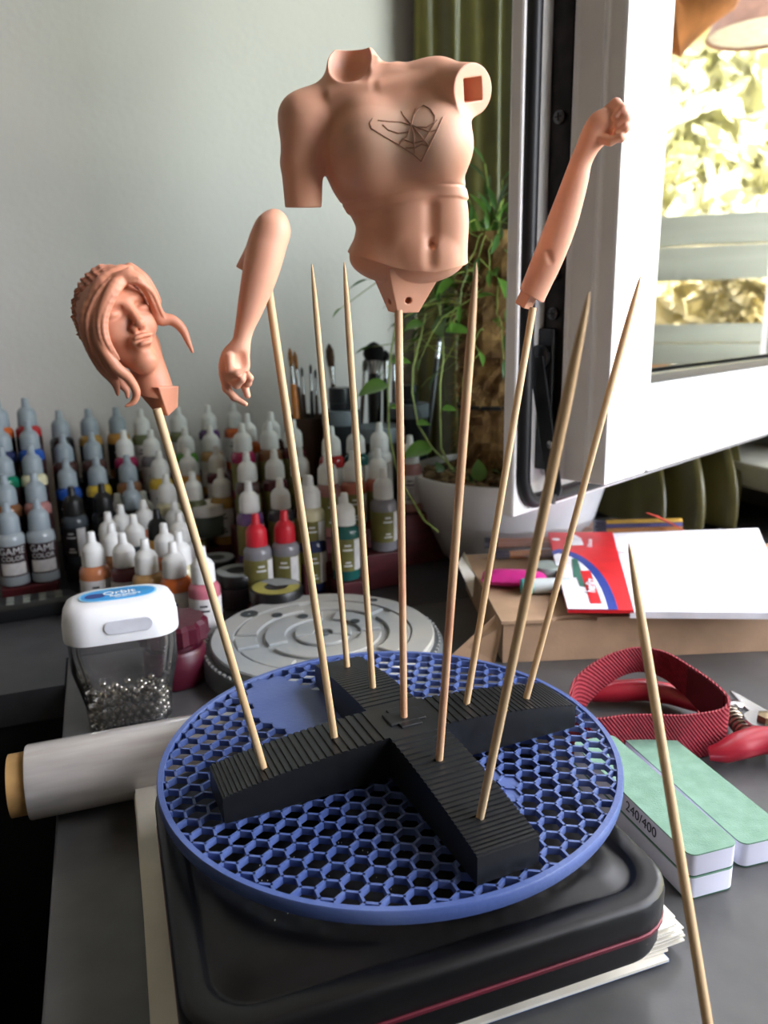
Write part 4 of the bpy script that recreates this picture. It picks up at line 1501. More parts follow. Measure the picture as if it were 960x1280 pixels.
br_g = mat('grey_bristle', '#4a4a44', .8, var=.2, scale=300)
brush(362, 434, 374, 560, .86, h_o, br_o, .0028, 'ginger-tipped brush with orange handle, leftmost', .0042)
brush(368, 438, 382, 560, .875, h_b, br_o, .0026, 'second ginger-tipped brush with dark handle')
brush(411, 429, 424, 560, .87, h_b, br_b, .0050, 'broad oval brown brush between the bare skewers', .0032, .027)
brush(377, 458, 384, 560, .885, h_b, br_g, .0018, 'thin grey-tipped brush beside the ginger brushes', .0022, .012)
brush(388, 454, 392, 560, .88, h_k, br_g, .0018, 'thin upright grey brush left of the oval one', .0022, .012)
brush(394, 460, 398, 560, .89, h_b, br_k, .0016, 'thin dark brush closest to the third skewer', .0022, .012)
brush(457, 447, 449, 570, .89, h_b, br_g, .0032, 'slim grey brush beside the large black powder brush', .0025, .016)
brush(467, 427, 469, 590, .90, h_k, br_k, .0128, 'large round black powder brush', .0085, .024, .014)
brush(482, 437, 481, 580, .91, h_k, br_k, .005, 'small black brush right of the powder brush', .003, .014)
brush(551, 412, 538, 520, .92, h_k, br_g, .003, 'black-handled grey brush leaning behind the vines', .0035, .015)
brush(492, 440, 494, 560, .92, h_b, br_g, .003, 'brown-handled grey brush near the centre skewer', .003, .015)
dk_lid = mat('dark_slate_lid', '#1a1f24', .35)
gy_lid = mat('slate_grey_lid', '#6a747c', .45)
def tub(px, py, tt, r, z0, mt, lid, label, xy=None):
    p = att(px, py, tt)
    if xy is not None:
        p = np.array([xy[0], xy[1], p[2]])
    h = p[2] - z0
    t = thing('tool_jar', label, 'jar', (p[0], p[1], z0), 0, 'dark jars with grey lids behind racks')
    MB().lathe([(0, 0), (r * .95, 0), (r, .003), (r, h - .016), (0, h - .016)], 28).build('jar_body', mt, t, smooth=True)
    MB().lathe([(0, h - .0158), (r * 1.04, h - .0158), (r * 1.04, h - .002), (r, h), (0, h)], 32).build('lid', lid, t, smooth=True)
    return p
q = tub(426, 512, .845, .0205, 0, dk_lid, gy_lid, 'dark jar with slate grey lid behind the two bare skewers')
tub(425, 484, .845, .0125, q[2] + .0003, dk_lid, dk_lid, 'small black jar stacked on the slate grey lid', q)
tub(474, 532, .84, .027, 0, gm, gy_lid, 'wide smoky jar with slate lid under the powder brush')
q = tub(510, 504, .895, .0235, 0, dk_lid, gy_lid, 'dark jar with slate lid between the hanging vines')
tub(511, 481, .895, .0115, q[2] + .0003, dk_lid, dk_lid, 'small black jar stacked between the hanging vines', q)
cq = att(384, 520, .872)
t = thing('brush_cup', 'dark brown cup holding the ginger and grey brushes', 'cup', (cq[0], cq[1], 0))
MB().lathe([(0, 0), (.024, 0), (.0255, .002), (.0265, cq[2]), (.0250, cq[2]), (.0240, .004), (0, .004)], 28).build('cup_wall', mat('brown_cup', '#3a2416', .4), t, smooth=True)

# ---------------------------------------------------------------- flower pot with moss pole
pc_ = np.array([.130, .795, 0])
PR, PH = .104, .092
fp = thing('flower_pot', 'large white round planter with climbing plant behind the skewers', 'planter', pc_)
MB().lathe([(0, 0), (PR * .62, 0), (PR * .70, .006), (PR * .88, .045), (PR, PH - .003), (PR * .99, PH), (PR * .95, PH), (PR * .93, PH - .012), (0, PH - .014)], 56).build('planter_bowl', mat('white_glazed_plastic', '#d6d6da', .3, var=.02), fp, smooth=True)
V, Q = [], []
NR, NS = 14, 60
soil_m = mat('bark_soil', '#2a1c12', .95, var=.4, scale=180, col2='#6a5238', bump=1.0, bscale=250)
for j in range(NR + 1):
    for i in range(NS):
        a = 2 * math.pi * i / NS
        r = PR * .93 * j / NR
        V.append((r * math.cos(a), r * math.sin(a), PH - .008 + .003 * random.random() + .003 * math.sin(9 * r * 10 + a * 3)))
for j in range(NR):
    for i in range(NS):
        Q.append((j * NS + i, j * NS + (i + 1) % NS, (j + 1) * NS + (i + 1) % NS, (j + 1) * NS + i))
link('soil', np_mesh('soil', np.array(V), np.array(Q), soil_m, False), fp)
chip_m = mat('bark_chip', '#7d6546', .9, var=.25, scale=60)
chm = [MB().box((0, 0, 0), (.012, .007, .003)).mesh('bark_chip', chip_m, bevel=.0008, bseg=1), MB().box((0, 0, 0), (.008, .006, .004)).mesh('bark_chip', chip_m, bevel=.0008, bseg=1)]
for k in range(90):
    a, r = random.uniform(math.pi * .9, math.pi * 2.2), PR * .88 * math.sqrt(random.random())
    o = link('bark_chip', chm[k % 2], fp, (r * math.cos(a), r * math.sin(a), PH - .003 + random.random() * .003))
    o.rotation_euler = (random.uniform(-.5, .5), random.uniform(-.5, .5), random.uniform(0, 6))
# moss pole
pole_m = mat('coir_fibre', '#5f4428', .95, var=.35, scale=60, col2='#8d6c42', bump=1.0, bscale=160)
pp = np.array(att(618, 470, .80)); pole_xy = (pp[0] - pc_[0], pp[1] - pc_[1])
lp_ = []
for j in range(30):
    z = PH - .012 + j * .0085
    l = []
    for i in range(28):
        a = 2 * math.pi * i / 28
        r = .035 * (1 + .10 * math.sin(3 * a + z * 60) + .10 * random.uniform(-1, 1))
        l.append((pole_xy[0] + r * math.cos(a), pole_xy[1] + r * math.sin(a), z))
    lp_.append(l)
pole = MB().loops(lp_).build('moss_pole', pole_m, fp, smooth=False)
fib = MB()
for k in range(420):
    a, z = random.uniform(0, 2 * math.pi), random.uniform(PH, PH + .235)
    r0 = .035
    p0 = np.array([pole_xy[0] + r0 * math.cos(a), pole_xy[1] + r0 * math.sin(a), z])
    p1 = p0 + np.array([math.cos(a) * .007, math.sin(a) * .007, random.uniform(-.008, .004)])
    p2 = p1 + np.array([random.uniform(-.008, .008), random.uniform(-.008, .008), random.uniform(-.014, .002)])
    fib.tube([p0, p1, p2], .00035, 3)
o = fib.build('coir_strands', mat('coir_strand', '#9a7a4c', .9), pole); o['kind'] = 'stuff'
MB().lathe([(.0385, 0), (.0395, 0), (.0395, .004), (.0385, .004)], 28, (pole_xy[0], pole_xy[1], .155)).build('tie_band', blk, pole)
# leaves
leaf_g = mat('leaf_green', '#5f8a35', .4, var=.15, scale=30, coat=.1)
leaf_d = mat('leaf_dark_green', '#3c6228', .4, var=.15, scale=30, coat=.1)
stem_m = mat('vine_green', '#8a9a4a', .5, var=.1)
def leaf_mesh(L, W, mt, narrow=False):
    V, Q = [], []
    n = 8
    for j in range(n + 1):
        u = j / n
        w = W * (math.sin(math.pi * min(1, u ** (.75 if not narrow else .9))) ** (.8 if not narrow else 1.0)) * .5
        z = -L * .25 * u * u
        for s_ in (-1, 0, 1):
            V.append((s_ * w, L * u, z + abs(s_) * w * .35))
    for j in range(n):
        for i in range(2):
            a = j * 3 + i
            Q.append((a, a + 1, a + 4, a + 3))
    return np_mesh('leaf', np.array(V), np.array(Q), mt)
LMS = [leaf_mesh(.032, .0095, leaf_g, True), leaf_mesh(.038, .0085, leaf_d, True), leaf_mesh(.024, .018, leaf_g), leaf_mesh(.020, .015, leaf_d)]
def put_leaf(p, d, me, parent, roll=0.0, s_=1.0):
    o = link('leaf', me, parent)
    q = Vector(d).to_track_quat('Y', 'Z').to_matrix().to_4x4()
    o.matrix_local = Matrix.Translation(Vector([float(x) for x in p])) @ q @ Matrix.Rotation(roll, 4, 'Y') @ Matrix.Scale(s_, 4)
    return o
plant = thing('climbing_plant', 'leafy green creeper growing up the moss pole', 'plant', pc_)
def loc(p): return np.array(p) - pc_
stems = MB()
for k in range(46):
    a = random.uniform(0, 2 * math.pi); z = random.uniform(.21, .335)
    p0 = np.array([pole_xy[0] + .027 * math.cos(a), pole_xy[1] + .027 * math.sin(a), z])
    out = np.array([math.cos(a), math.sin(a), 0])
    L = random.uniform(.018, .05)
    p1 = p0 + out * L * .5 + np.array([0, 0, random.uniform(.0, .03)])
    p2 = p1 + out * L * .6 + np.array([random.uniform(-.01, .01), random.uniform(-.01, .01), random.uniform(-.01, .02)])
    if (loc(p2 + pc_)[0]) > .075: continue
    stems.tube([p0, p1, p2], .0007, 4)
    for q, d in ((p1, out + np.array([random.uniform(-.8, .8), random.uniform(-.8, .8), random.uniform(-.3, .6)])), (p2, out * .6 + np.array([random.uniform(-.6, .6), random.uniform(-.6, .6), random.uniform(-.8, .5)]))):
        put_leaf(q, d, LMS[random.choice((0, 0, 1, 1, 2))], plant, random.uniform(-.8, .8), random.uniform(.7, 1.15))
# a few strands read singly against the curtain
for px0, py0, px1, py1, t0 in ((612, 330, 606, 205, .80), (606, 330, 578, 232, .79), (612, 300, 628, 225, .79), (600, 340, 592, 290, .78), (618, 320, 622, 262, .78)):
    a, b = loc(att(px0, py0, t0)), loc(att(px1, py1, t0))
    stems.tube([a, (a + b) / 2 + np.array([.004, 0, .004]), b], .0008, 4)
    for q in np.linspace(.3, 1, 5):
        p = a + (b - a) * q
        put_leaf(p, (b - a) / np.linalg.norm(b - a) + np.array([random.uniform(-.9, .9), random.uniform(-.5, .1), random.uniform(-.4, .3)]), LMS[random.choice((0, 1))], plant, random.uniform(-.5, .5), random.uniform(.8, 1.1))
for k in range(70):
    a = random.uniform(math.pi * .8, math.pi * 2.1); z = random.uniform(.20, .33)
    q = np.array([pole_xy[0] + .034 * math.cos(a), pole_xy[1] + .034 * math.sin(a), z])
    pts_ = [q]
    v_ = np.array([math.cos(a), math.sin(a), random.uniform(-.3, .8)]) * .012
    for _ in range(5):
        v_ = v_ + np.array([random.uniform(-.006, .006), random.uniform(-.006, .006), random.uniform(-.008, .003)])
        q = q + v_
        pts_.append(q)
    if max(p_[0] for p_ in pts_) > .07: continue
    stems.tube(pts_, .0005, 4)
    put_leaf(pts_[-1], v_ / np.linalg.norm(v_), LMS[random.choice((0, 1))], plant, random.uniform(-.8, .8), random.uniform(.35, .7))
stems.build('stems', stem_m, plant, smooth=True)
# ground shoots
for k in range(14):
    a, r = random.uniform(math.pi, 2 * math.pi), PR * .75 * math.sqrt(random.random())
    put_leaf((r * math.cos(a), r * math.sin(a), PH - .002), (random.uniform(-1, 1), random.uniform(-1, .3), .8), LMS[random.choice((2, 3))], plant, random.uniform(-.6, .6), random.uniform(.5, .9))
# trailing vines (read from the photograph, each hangs in front of the wall)
VINES = [('pale vine trailing left of the centre skewer', [(497, 395), (489, 440), (485, 490), (486, 540), (494, 580), (503, 605), (530, 650), (548, 665)], .74, [(489, 453, 1, .8), (485, 482, -1, 1.25), (487, 510, 1, .5)]),
         ('pale vine trailing just right of the centre skewer', [(532, 392), (526, 420), (516, 460), (515, 490), (522, 530), (540, 560), (568, 588), (600, 610)], .76, [(530, 405, -1, .9), (541, 560, -1, 1.3), (520, 530, 1, .6)]),
         ('pale vine hanging before the moss pole', [(548, 380), (553, 410), (554, 450), (550, 480), (550, 520), (551, 560), (566, 590)], .75, [(556, 415, 1, 1.1), (552, 512, 1, .6)])]
for lab, pts, tt, lv in VINES:
    v0 = thing('trailing_vine', lab, 'vine', att(*pts[-1], tt), 0, 'pale trailing vines')
    o0 = np.array(v0.location)
    fine = [att(x, y, tt) - o0 for x, y in pts]
    MB().tube(fine, .0011, 6).build('stem', stem_m, v0, smooth=True)
    for x, y, sg, s_ in lv:
        p = att(x, y, tt - .001) - o0
        put_leaf(p, (sg * 1.0, -.25, -.1 if sg < 0 else .15), LMS[2], v0, .5 * sg, s_)

# ---------------------------------------------------------------- gum jar with steel balls
JR = math.radians(20)
jc = onz(158, 905, 0) + np.array([0, .010, 0])
jar = thing('gum_jar', 'clear plastic gum jar with white lid and blue sticker, half full of balls', 'jar', (jc[0], jc[1], .0002), JR)
JW, JD = .066, .044
def jl(w, d, z, r): return rrect(w, d, r, 6, z)
clear_pl = clear_mat('clear_jar_plastic', (.93, .93, .95), 1.4, .03, .03)
MB().loops([jl(JW * .70, JD * .78, 0, .014), jl(JW * .78, JD * .86, .0015, .016), jl(JW * .80, JD * .88, .014, .016), jl(JW * .86, JD * .92, .024, .016), jl(JW * .97, JD * .98, .040, .016), jl(JW * .98, JD * .98, .060, .016)], cap1=False).build('jar_wall', clear_pl, jar, smooth=True)
lidw = mat('white_jar_lid', '#e9e9ec', .32, var=.01)
lid = MB().loops([jl(JW * 1.02, JD * 1.02, .0602, .016), jl(JW * 1.03, JD * 1.03, .0615, .016), jl(JW * 1.03, JD * 1.03, .0705, .016), jl(JW * 1.0, JD * 1.0, .0765, .016), jl(JW * .93, JD * .9, .0808, .015), jl(JW * .8, JD * .76, .0825, .013), jl(JW * .4, JD * .4, .0832, .008)]).build('jar_lid', lidw, jar, smooth=True)
MB().prism([(q[0], q[1]) for q in rrect(.028, .0085, .0042, 6)], -.0006, .0006).build('thumb_recess', mat('recess_white', '#c9cad2', .4), lid, bevel=.0004).matrix_local = Matrix.Translation((.004, -JD * .515 - .0002, .0705)) @ Matrix.Rotation(math.radians(90), 4, 'X')
st_b = mat('sticker_blue', '#2e93d2', .35, var=.08, scale=60)
st_l = mat('sticker_light_blue', '#8cc8ea', .35)
st_n = mat('sticker_navy', '#22347c', .35)
def oval(w, h, n=32, c=(0, 0)): return [(c[0] + w / 2 * math.copysign(abs(math.cos(2 * math.pi * k / n)) ** .8, math.cos(2 * math.pi * k / n)), c[1] + h / 2 * math.copysign(abs(math.sin(2 * math.pi * k / n)) ** .8, math.sin(2 * math.pi * k / n))) for k in range(n)]
sk0 = MB().prism(oval(.046, .0225), .08325, .0834).build('sticker', st_l, lid)
sk0.location = (0, .001, 0)
MB().prism(oval(.0435, .0200), .0834, .0835).build('sticker_field', st_b, sk0)
MB().prism(oval(.012, .008, c=(-.0135, -.0003)), .0835, .0836).build('sticker_dot', st_n, sk0)
for txt, sz, x, y in (('Orbit', .0085, .0005, .0018), ('Refreshers', .0042, .004, -.0034), ('PEPPERMINT', .0022, .004, -.0068)):
    lo = link('lettering', text_mesh(txt, sz, .00005, mat('sticker_white', '#eef4f8', .4), .00012 if sz > .004 else 0), sk0, (x, y, .0837))
    lo.rotation_euler = (0, 0, math.radians(3))
ball_m = mat('polished_steel', '#d8d2c6', .2, 1.0, var=.03)
bme = bpy.data.meshes.new('steel_ball')
bm = bmesh.new(); bmesh.ops.create_icosphere(bm, subdivisions=2, radius=.0024); bm.to_mesh(bme); bm.free()
for p_ in bme.polygons: p_.use_smooth = True
bme.materials.append(ball_m)
nb = 0
for layer in range(5):
    z = .0042 + layer * .0042
    off = .0023 if layer % 2 else 0
    for i in range(-6, 7):
        for j in range(-4, 5):
            x = i * .0050 + off + (.0025 if j % 2 else 0); y = j * .0046 + off * .6
            if (abs(x) / (JW * .365)) ** 3.5 + (abs(y) / (JD * .38)) ** 3.5 > 1: continue
            if layer >= 2 and random.random() < (.25, .5, .75)[layer - 2]: continue
            if layer < 3 and abs(x) < JW * .25 and abs(y) < JD * .22: continue
            jx, jy = random.uniform(-.0001, .0001), random.uniform(-.0001, .0001)
            q = jc + np.array([math.cos(JR) * (x + jx) - math.sin(JR) * (y + jy), math.sin(JR) * (x + jx) + math.cos(JR) * (y + jy), z])
            o = link('steel_ball', bme, None, q)
            tag(o, 'small shiny steel ball inside the clear gum jar', 'ball', 'steel balls in the gum jar')
            nb += 1

# ---------------------------------------------------------------- cling film roll
ra, rb = onz(36, 978, .0195), onz(215, 943, .0195)
rd = (rb - ra); rd[2] = 0; rd /= np.linalg.norm(rd)
RLEN = .175
roll = thing('film_roll', 'roll of shiny cling film on a cardboard core at left', 'roll', (ra[0], ra[1], .0195))
roll.matrix_world = Matrix.Translation((ra[0], ra[1], .0195)) @ Vector(rd).to_track_quat('Z', 'Y').to_matrix().to_4x4()
film = mat('stretch_film', '#bdb7b4', .16, .3, var=.10, scale=16, stretch=(7, 7, .8), col2='#dad6d4', bump=.12, bscale=20, coat=.6)
MB().lathe([(.0158, .0), (.0186, .0), (.0190, .001), (.0191, .09), (.0190, RLEN - .001), (.0158, RLEN)], 48).build('film', film, roll, smooth=True)
MB().loops([[(r * math.cos(2 * math.pi * k / 40), r * math.sin(2 * math.pi * k / 40), z) for k in range(40)] for r, z in ((.0155, -.008), (.0157, -.0085), (.0155, RLEN + .006), (.0138, RLEN + .006), (.0138, -.008))], closed=True).build('core_tube', mat('kraft_core', '#a5814f', .85, var=.08, scale=60), roll, smooth=True)

# ---------------------------------------------------------------- dark red ribbed knob behind the jar
kp = onz(216, 858, 0)
kn = thing('ribbed_knob', 'dark red ribbed plastic cap partly behind the gum jar', 'cap', (kp[0], kp[1] + .012, .0002), .3)
km = mat('dark_red_plastic', '#470e20', .35, var=.06)
MB().lathe([(0, 0), (.021, 0), (.022, .001), (.0215, .024), (.020, .026), (0, .026)], 36).build('lower_body', km, kn, smooth=True)
MB().lathe([(0, .0262), (.0165, .0262), (.0165, .031), (0, .031)], 28).build('neck', km, kn, smooth=True)
MB().lathe([(0, .0312), (.024, .0312), (.025, .0325), (.0245, .043), (.022, .0455), (0, .046)], 28, rib=.0022, ribz=(.0312, .0456)).build('ribbed_top', km, kn)
# small flat box under it
p = onz(243, 795, .006)
sb = thing('flat_carton', 'small flat white and blue carton behind the gum jar', 'box', (p[0], p[1], 0), .25)
MB().box((0, 0, .0035), (.052, .030, .0066)).build('carton_body', mat('carton_white', '#b9b4ac', .6), sb, bevel=.0006)
MB().box((.018, 0, .0035), (.0165, .0304, .0070)).build('blue_band', mat('carton_blue', '#2a3f8a', .5), sb)

# ---------------------------------------------------------------- grey round palette
pcn = onz(404, 790, .022)
pal = thing('round_palette', 'round pale grey paint palette plate with wells and arc grooves', 'palette', (pcn[0], pcn[1], .0002), ROT)
pg = mat('paint_smeared_grey', '#8b9193', .45, var=.12, scale=14, col2='#a5a39c', bump=.1, bscale=200)
pgd = mat('palette_base_grey', '#55595a', .55, var=.1)
PRd = .0885
MB().lathe([(0, 0), (PRd * .97, 0), (PRd, .002), (PRd, .0145), (PRd * .985, .0165), (0, .0165)], 72).build('base_ring', pgd, pal, smooth=True)
for k in range(90):
    a = 2 * math.pi * k / 90
    o = link('tooth', _bm.setdefault('tooth', MB().box((0, 0, 0), (.0016, .0022, .0014)).mesh('tooth', pg)), pal, (PRd * .972 * math.cos(a), PRd * .972 * math.sin(a), .0172))
    o.rotation_euler = (0, 0, a)
def ringseg(r0, r1, a0, a1, z0, z1, n):
    lp = []
    for k in range(n + 1):
        a = math.radians(a0 + (a1 - a0) * k / n)
        c, s_ = math.cos(a), math.sin(a)
        lp.append([(r0 * c, r0 * s_, z0), (r1 * c, r1 * s_, z0), (r1 * c, r1 * s_, z1), (r0 * c, r0 * s_, z1)])
    return lp
top = thing  # readability only
pt = MB()
Zt0, Zt1 = .0166, .0222
pt.loops([[(r * math.cos(2 * math.pi * k / 80), r * math.sin(2 * math.pi * k / 80), z) for k in range(80)] for r, z in ((.066, Zt0), (.082, Zt0), (.0822, Zt1 - .001), (.0812, Zt1), (.066, Zt1))], closed=True)
pt.lathe([(0, Zt0), (.066, Zt0), (.066, Zt1 - .0028), (0, Zt1 - .0028)], 80)
plate_o = pt.build('palette_plate', pg, pal, smooth=True)
# raised lands between the arc grooves
for r0, r1, segs in ((.049, .0645, ((-170, -128), (-120, -62), (-55, 18), (26, 80), (92, 160), (168, 185))), (.028, .043, ((-160, -20), (-10, 60), (75, 190))), (.007, .021, ((-175, -40), (-30, 85), (100, 178)))):
    for a0, a1 in segs:
        MB().loops(ringseg(r0, r1, a0, a1, Zt1 - .0029, Zt1 - .0004, max(4, int((a1 - a0) / 6)))).build('raised_land', pg, pal, bevel=.0005, bseg=1)
MB().lathe([(0, Zt1 - .0028), (.0035, Zt1 - .0028), (.0035, Zt1), (0, Zt1)], 20).build('centre_boss', pgd, pal)
well = mat('well_dark', '#2e3436', .6)
for r, a, s_ in ((.072, 128, .007), (.052, 118, .0042), (.036, 100, .004), (.074, 40, .003), (.058, -85, .0052), (.03, 20, .0036)):
    MB().lathe([(0, 0), (s_, 0), (s_, .0008), (s_ * .8, .0008), (0, .0003)], 20, (r * math.cos(math.radians(a)), r * math.sin(math.radians(a)), Zt1 - .0004)).build('well', well, pal, smooth=True)

# ---------------------------------------------------------------- remote control by the far-left rack
p = onz(30, 752, .012)
rc = thing('remote_control', 'black remote control with rows of keys below the far-left rack', 'remote', (p[0] - .01, p[1] - .004, .0002), RA)
MB().loops([rrect(.105, .030, .008, 5, 0), rrect(.108, .033, .009, 5, .003), rrect(.107, .032, .009, 5, .011), rrect(.10, .026, .007, 5, .0135)]).build('remote_body', mat('black_remote', '#141516', .4), rc, smooth=True)
kmsh = MB().box((0, 0, 0), (.0062, .0028, .0016)).mesh('key', mat('grey_key', '#7d8078', .5), bevel=.0005, bseg=1)
for i in range(7):
    for j in range(3):
        link('key', kmsh, rc, (-.039 + .013 * i, -.0075 + .0075 * j, .0140))

# ---------------------------------------------------------------- cardboard box with packs
kraft = mat('kraft_cardboard', '#a88a6e', .85, var=.05, scale=40, bump=.15, bscale=400)
bl, brr = onz(628, 829, 0), onz(965, 814, 0)
bdir = brr - bl; bdir /= np.linalg.norm(bdir)
bang = math.atan2(bdir[1], bdir[0])
BWd, BD, BHt = .31, .160, .031
bx = thing('cardboard_box', 'low brown cardboard box carrying stationery below the window', 'box', (bl[0], bl[1], .0003), bang)
MB().box((BWd / 2, .0015, BHt / 2), (BWd, .003, BHt)).build('front_wall', kraft, bx)
MB().box((BWd / 2, BD - .0015, BHt / 2), (BWd, .003, BHt)).build('back_wall', kraft, bx)
MB().box((.0015, BD / 2, BHt / 2), (.003, BD - .0062, BHt)).build('side_wall', kraft, bx)
MB().box((BWd - .0015, BD / 2, BHt / 2), (.003, BD - .0062, BHt)).build('side_wall', kraft, bx)
MB().box((BWd / 2, BD / 2, .002), (BWd - .0064, BD - .0064, .003)).build('bottom', kraft, bx)
# lid flap with a bitten thumb notch along its front edge
n0 = .052
pts = [(-.002, -.003), (n0 - .016, -.003)] + [(n0 - .016 * math.cos(math.radians(a)), -.003 + .007 * math.sin(math.radians(a))) for a in range(0, 181, 20)] + [(n0 + .016, -.003), (BWd + .002, -.003), (BWd + .002, BD), (-.002, BD)]
MB().prism(pts, BHt + .0002, BHt + .0026).build('lid', kraft, bx)
fl_ = MB().add([(-.003, .012, BHt + .002), (-.038, -.004, .010), (-.012, -.022, .002), (-.001, -.002, BHt), (-.003, .013, BHt), (-.038, -.003, .008), (-.012, -.021, .000), (-.001, -.001, BHt - .002)], [(0, 1, 2, 3), (7, 6, 5, 4), (0, 4, 5, 1), (1, 5, 6, 2), (2, 6, 7, 3), (3, 7, 4, 0)])
fl_.build('corner_flap', kraft, bx)
torn = MB().add([(-.004, BD, BHt + .002), (-.016, BD - .05, BHt + .010), (-.010, BD - .09, BHt - .006), (-.003, BD - .06, BHt + .003), (-.002, BD, BHt + .006)], [(0, 1, 3), (1, 2, 3), (0, 3, 4), (1, 0, 4)])
torn.build('torn_paper', paper, bx)
ZB = BHt + .0032
# label pack: white sheets with red card front
def boxpt(px, py, z): return onz(px, py, z)
zp = ZB + .012
P4 = [boxpt(685, 667, zp + .004), boxpt(948, 660, zp + .006), boxpt(990, 766, zp - .004), boxpt(704, 764, zp - .006)]
pk = thing('label_pack', 'pack of white labels with red and blue card, lying on the cardboard box', 'pack')
def patch(name, uv, off, mt, th=.0006):
    """polygon in pack coordinates u along, v towards viewer"""
    a, b, c, d_ = (np.array(q) for q in P4)
    vs = []
    for u, v in uv:
        w = (a * (1 - u) + b * u) * (1 - v) + (d_ * (1 - u) + c * u) * v
        vs.append(w + np.array([0, 0, off]))
    mb = MB()
    n = len(vs)
    mb.add([tuple(q) for q in vs] + [tuple(q - np.array([0, 0, th])) for q in vs], [tuple(range(n)), tuple(range(2 * n - 1, n - 1, -1))] + [(i, (i + 1) % n, n + (i + 1) % n, n + i) for i in range(n)])
    return mb.build(name, mt, pk)
red_c = mat('pack_red', '#c8262c', .35); blu_c = mat('pack_blue', '#2b3f8e', .35); wht = mat('pack_white', '#e4e4ea', .5)
patch('sheets', [(.29, .02), (1, .0), (1, 1), (.30, 1.0)], 0, wht, .005)
patch('card', [(0, 0), (.305, .02), (.315, 1.0), (.02, 1.0)], .0012, red_c, .0025)
arc = [(0.001, .30)] + [(.0 + .245 * math.sin(math.radians(a)), 1.0 - .74 * math.cos(math.radians(a))) for a in range(8, 91, 8)] + [(.245, 1.0), (.02, 1.0)]
patch('card_arc', arc, .0016, blu_c, .0003)
arc2 = [(0.003, .36)] + [(.0 + .20 * math.sin(math.radians(a)), 1.0 - .67 * math.cos(math.radians(a))) for a in range(8, 91, 8)] + [(.20, 1.0), (.02, 1.0)]
patch('card_arc', arc2, .0020, wht, .0003)
patch('hang_slot', [(.085, .42), (.11, .42), (.125, .78), (.095, .76), (.09, .66), (.075, .66)], .0023, mat('slot_dark', '#3c6a5c', .6), .0002)
patch('brand_field', [(.112, .58), (.158, .58), (.178, .95), (.128, .95)], .0024, red_c, .0003)
patch('house_print', [(.09, .12), (.12, .05), (.15, .12), (.155, .22), (.10, .22)], .0017, wht, .0002)
a4 = [np.array(q) for q in P4]
ud = a4[1] - a4[0]; ud /= np.linalg.norm(ud); vd = a4[3] - a4[0]; vd /= np.linalg.norm(vd)
nv = np.cross(ud, -vd); nv /= np.linalg.norm(nv)
def on_pack(txt, u, v, sz, mt, off, bold=0.0):
    w = (a4[0] * (1 - u) + a4[1] * u) * (1 - v) + (a4[3] * (1 - u) + a4[2] * u) * v + np.array([0, 0, off])
    me = text_mesh(txt, sz, .0001, mt, bold)
    xd = -vd * .97 + ud * .12; xd /= np.linalg.norm(xd)
    yd = np.cross(nv, xd)
    Mm = Matrix.Identity(4)
    for i in range(3):
        Mm[i][0], Mm[i][1], Mm[i][2], Mm[i][3] = xd[i], yd[i], nv[i], w[i]
    return link('lettering', me, pk, None, Mm)
on_pack('herlitz', .1445, .77, .0105, wht, .0034, .0002)
on_pack('Etiketten', .185, .20, .0060, wht, .0022)
lo_ = MB().lathe([(0, 0), (.0035, 0), (.0035, .0004), (0, .0004)], 16, tuple((a4[0] * (1 - .03) + a4[1] * .03) * .88 + (a4[3] * .97 + a4[2] * .03) * .12 + np.array([0, 0, .0013]))).build('round_mark', wht, pk)
# pencils in a clear bag
pen_o = mat('pencil_orange', '#c07a34', .35, coat=.4); pen_y = mat('pencil_yellow', '#d2a42a', .35, coat=.4); pen_b = mat('pencil_violet', '#3c3a7c', .35, coat=.4); pen_s = mat('pencil_salmon', '#c98a6e', .4)
def pencil(pa, pb, mt, label, r=.0036):
    d = pb - pa; L = float(np.linalg.norm(d))
    o = thing('pencil', label, 'pencil', pa, 0, 'pencils in the bag on the box')
    o.matrix_world = Matrix.Translation(Vector(pa)) @ Vector(d).to_track_quat('Z', 'Y').to_matrix().to_4x4()
    MB().lathe([(0, .0121), (r, .0121), (r, L), (0, L)], 6).build('shaft', mt, o)
    MB().lathe([(0, 0), (r * .98, 0), (r * .98, .012), (0, .012)], 12).build('end_cap', mat('pencil_end_navy', '#2a2440', .4), o)
zq = ZB + .0040
pencil(onz(620, 694, zq), onz(698, 690, zq), pen_o, 'orange pencil with dark end, nearest in the clear bag')
for k, (m_, nm) in enumerate(((pen_o, 'orange'), (pen_b, 'violet'), (pen_y, 'yellow'))):
    a = onz(742, 664.5 - 5.2 * k, zq + .004 + .0005 * k); b = onz(852, 661.5 - 5.2 * k, zq + .004 + .0005 * k)
    pencil(a, b, m_, f'{nm} pencil lying behind the label pack', .0030)
for k in range(5):
    a = onz(606, 682 - 6 * k, zq); b = onz(742, 680 - 6 * k, zq)
    pencil(a, b, pen_s, f'salmon coloured pencil in the clear bag, {("first", "second", "third", "fourth", "fifth")[k]} behind the orange one', .0032)
bagz = zq + .0092
V, Q = [], []
for j in range(9):
    for i in range(25):
        u, v = i / 24, j / 8
        p = (onz(592, 700, bagz) * (1 - u) + onz(866, 690, bagz) * u) * (1 - v) + (onz(596, 650, bagz) * (1 - u) + onz(852, 647, bagz) * u) * v
        V.append(p + np.array([0, 0, .0012 * math.sin(u * 40 + v * 7) + .0010 * math.sin(v * 25 + u * 11)]))
for j in range(8):
    for i in range(24):
        a = j * 25 + i
        Q.append((a, a + 1, a + 26, a + 25))
o = link('plastic_bag', np_mesh('plastic_bag', np.array(V), np.array(Q), clear_mat('clear_bag', (.97, .96, .95), .5, .1, .02)))
tag(o, 'crinkled clear plastic bag lying over the pencils', 'bag')
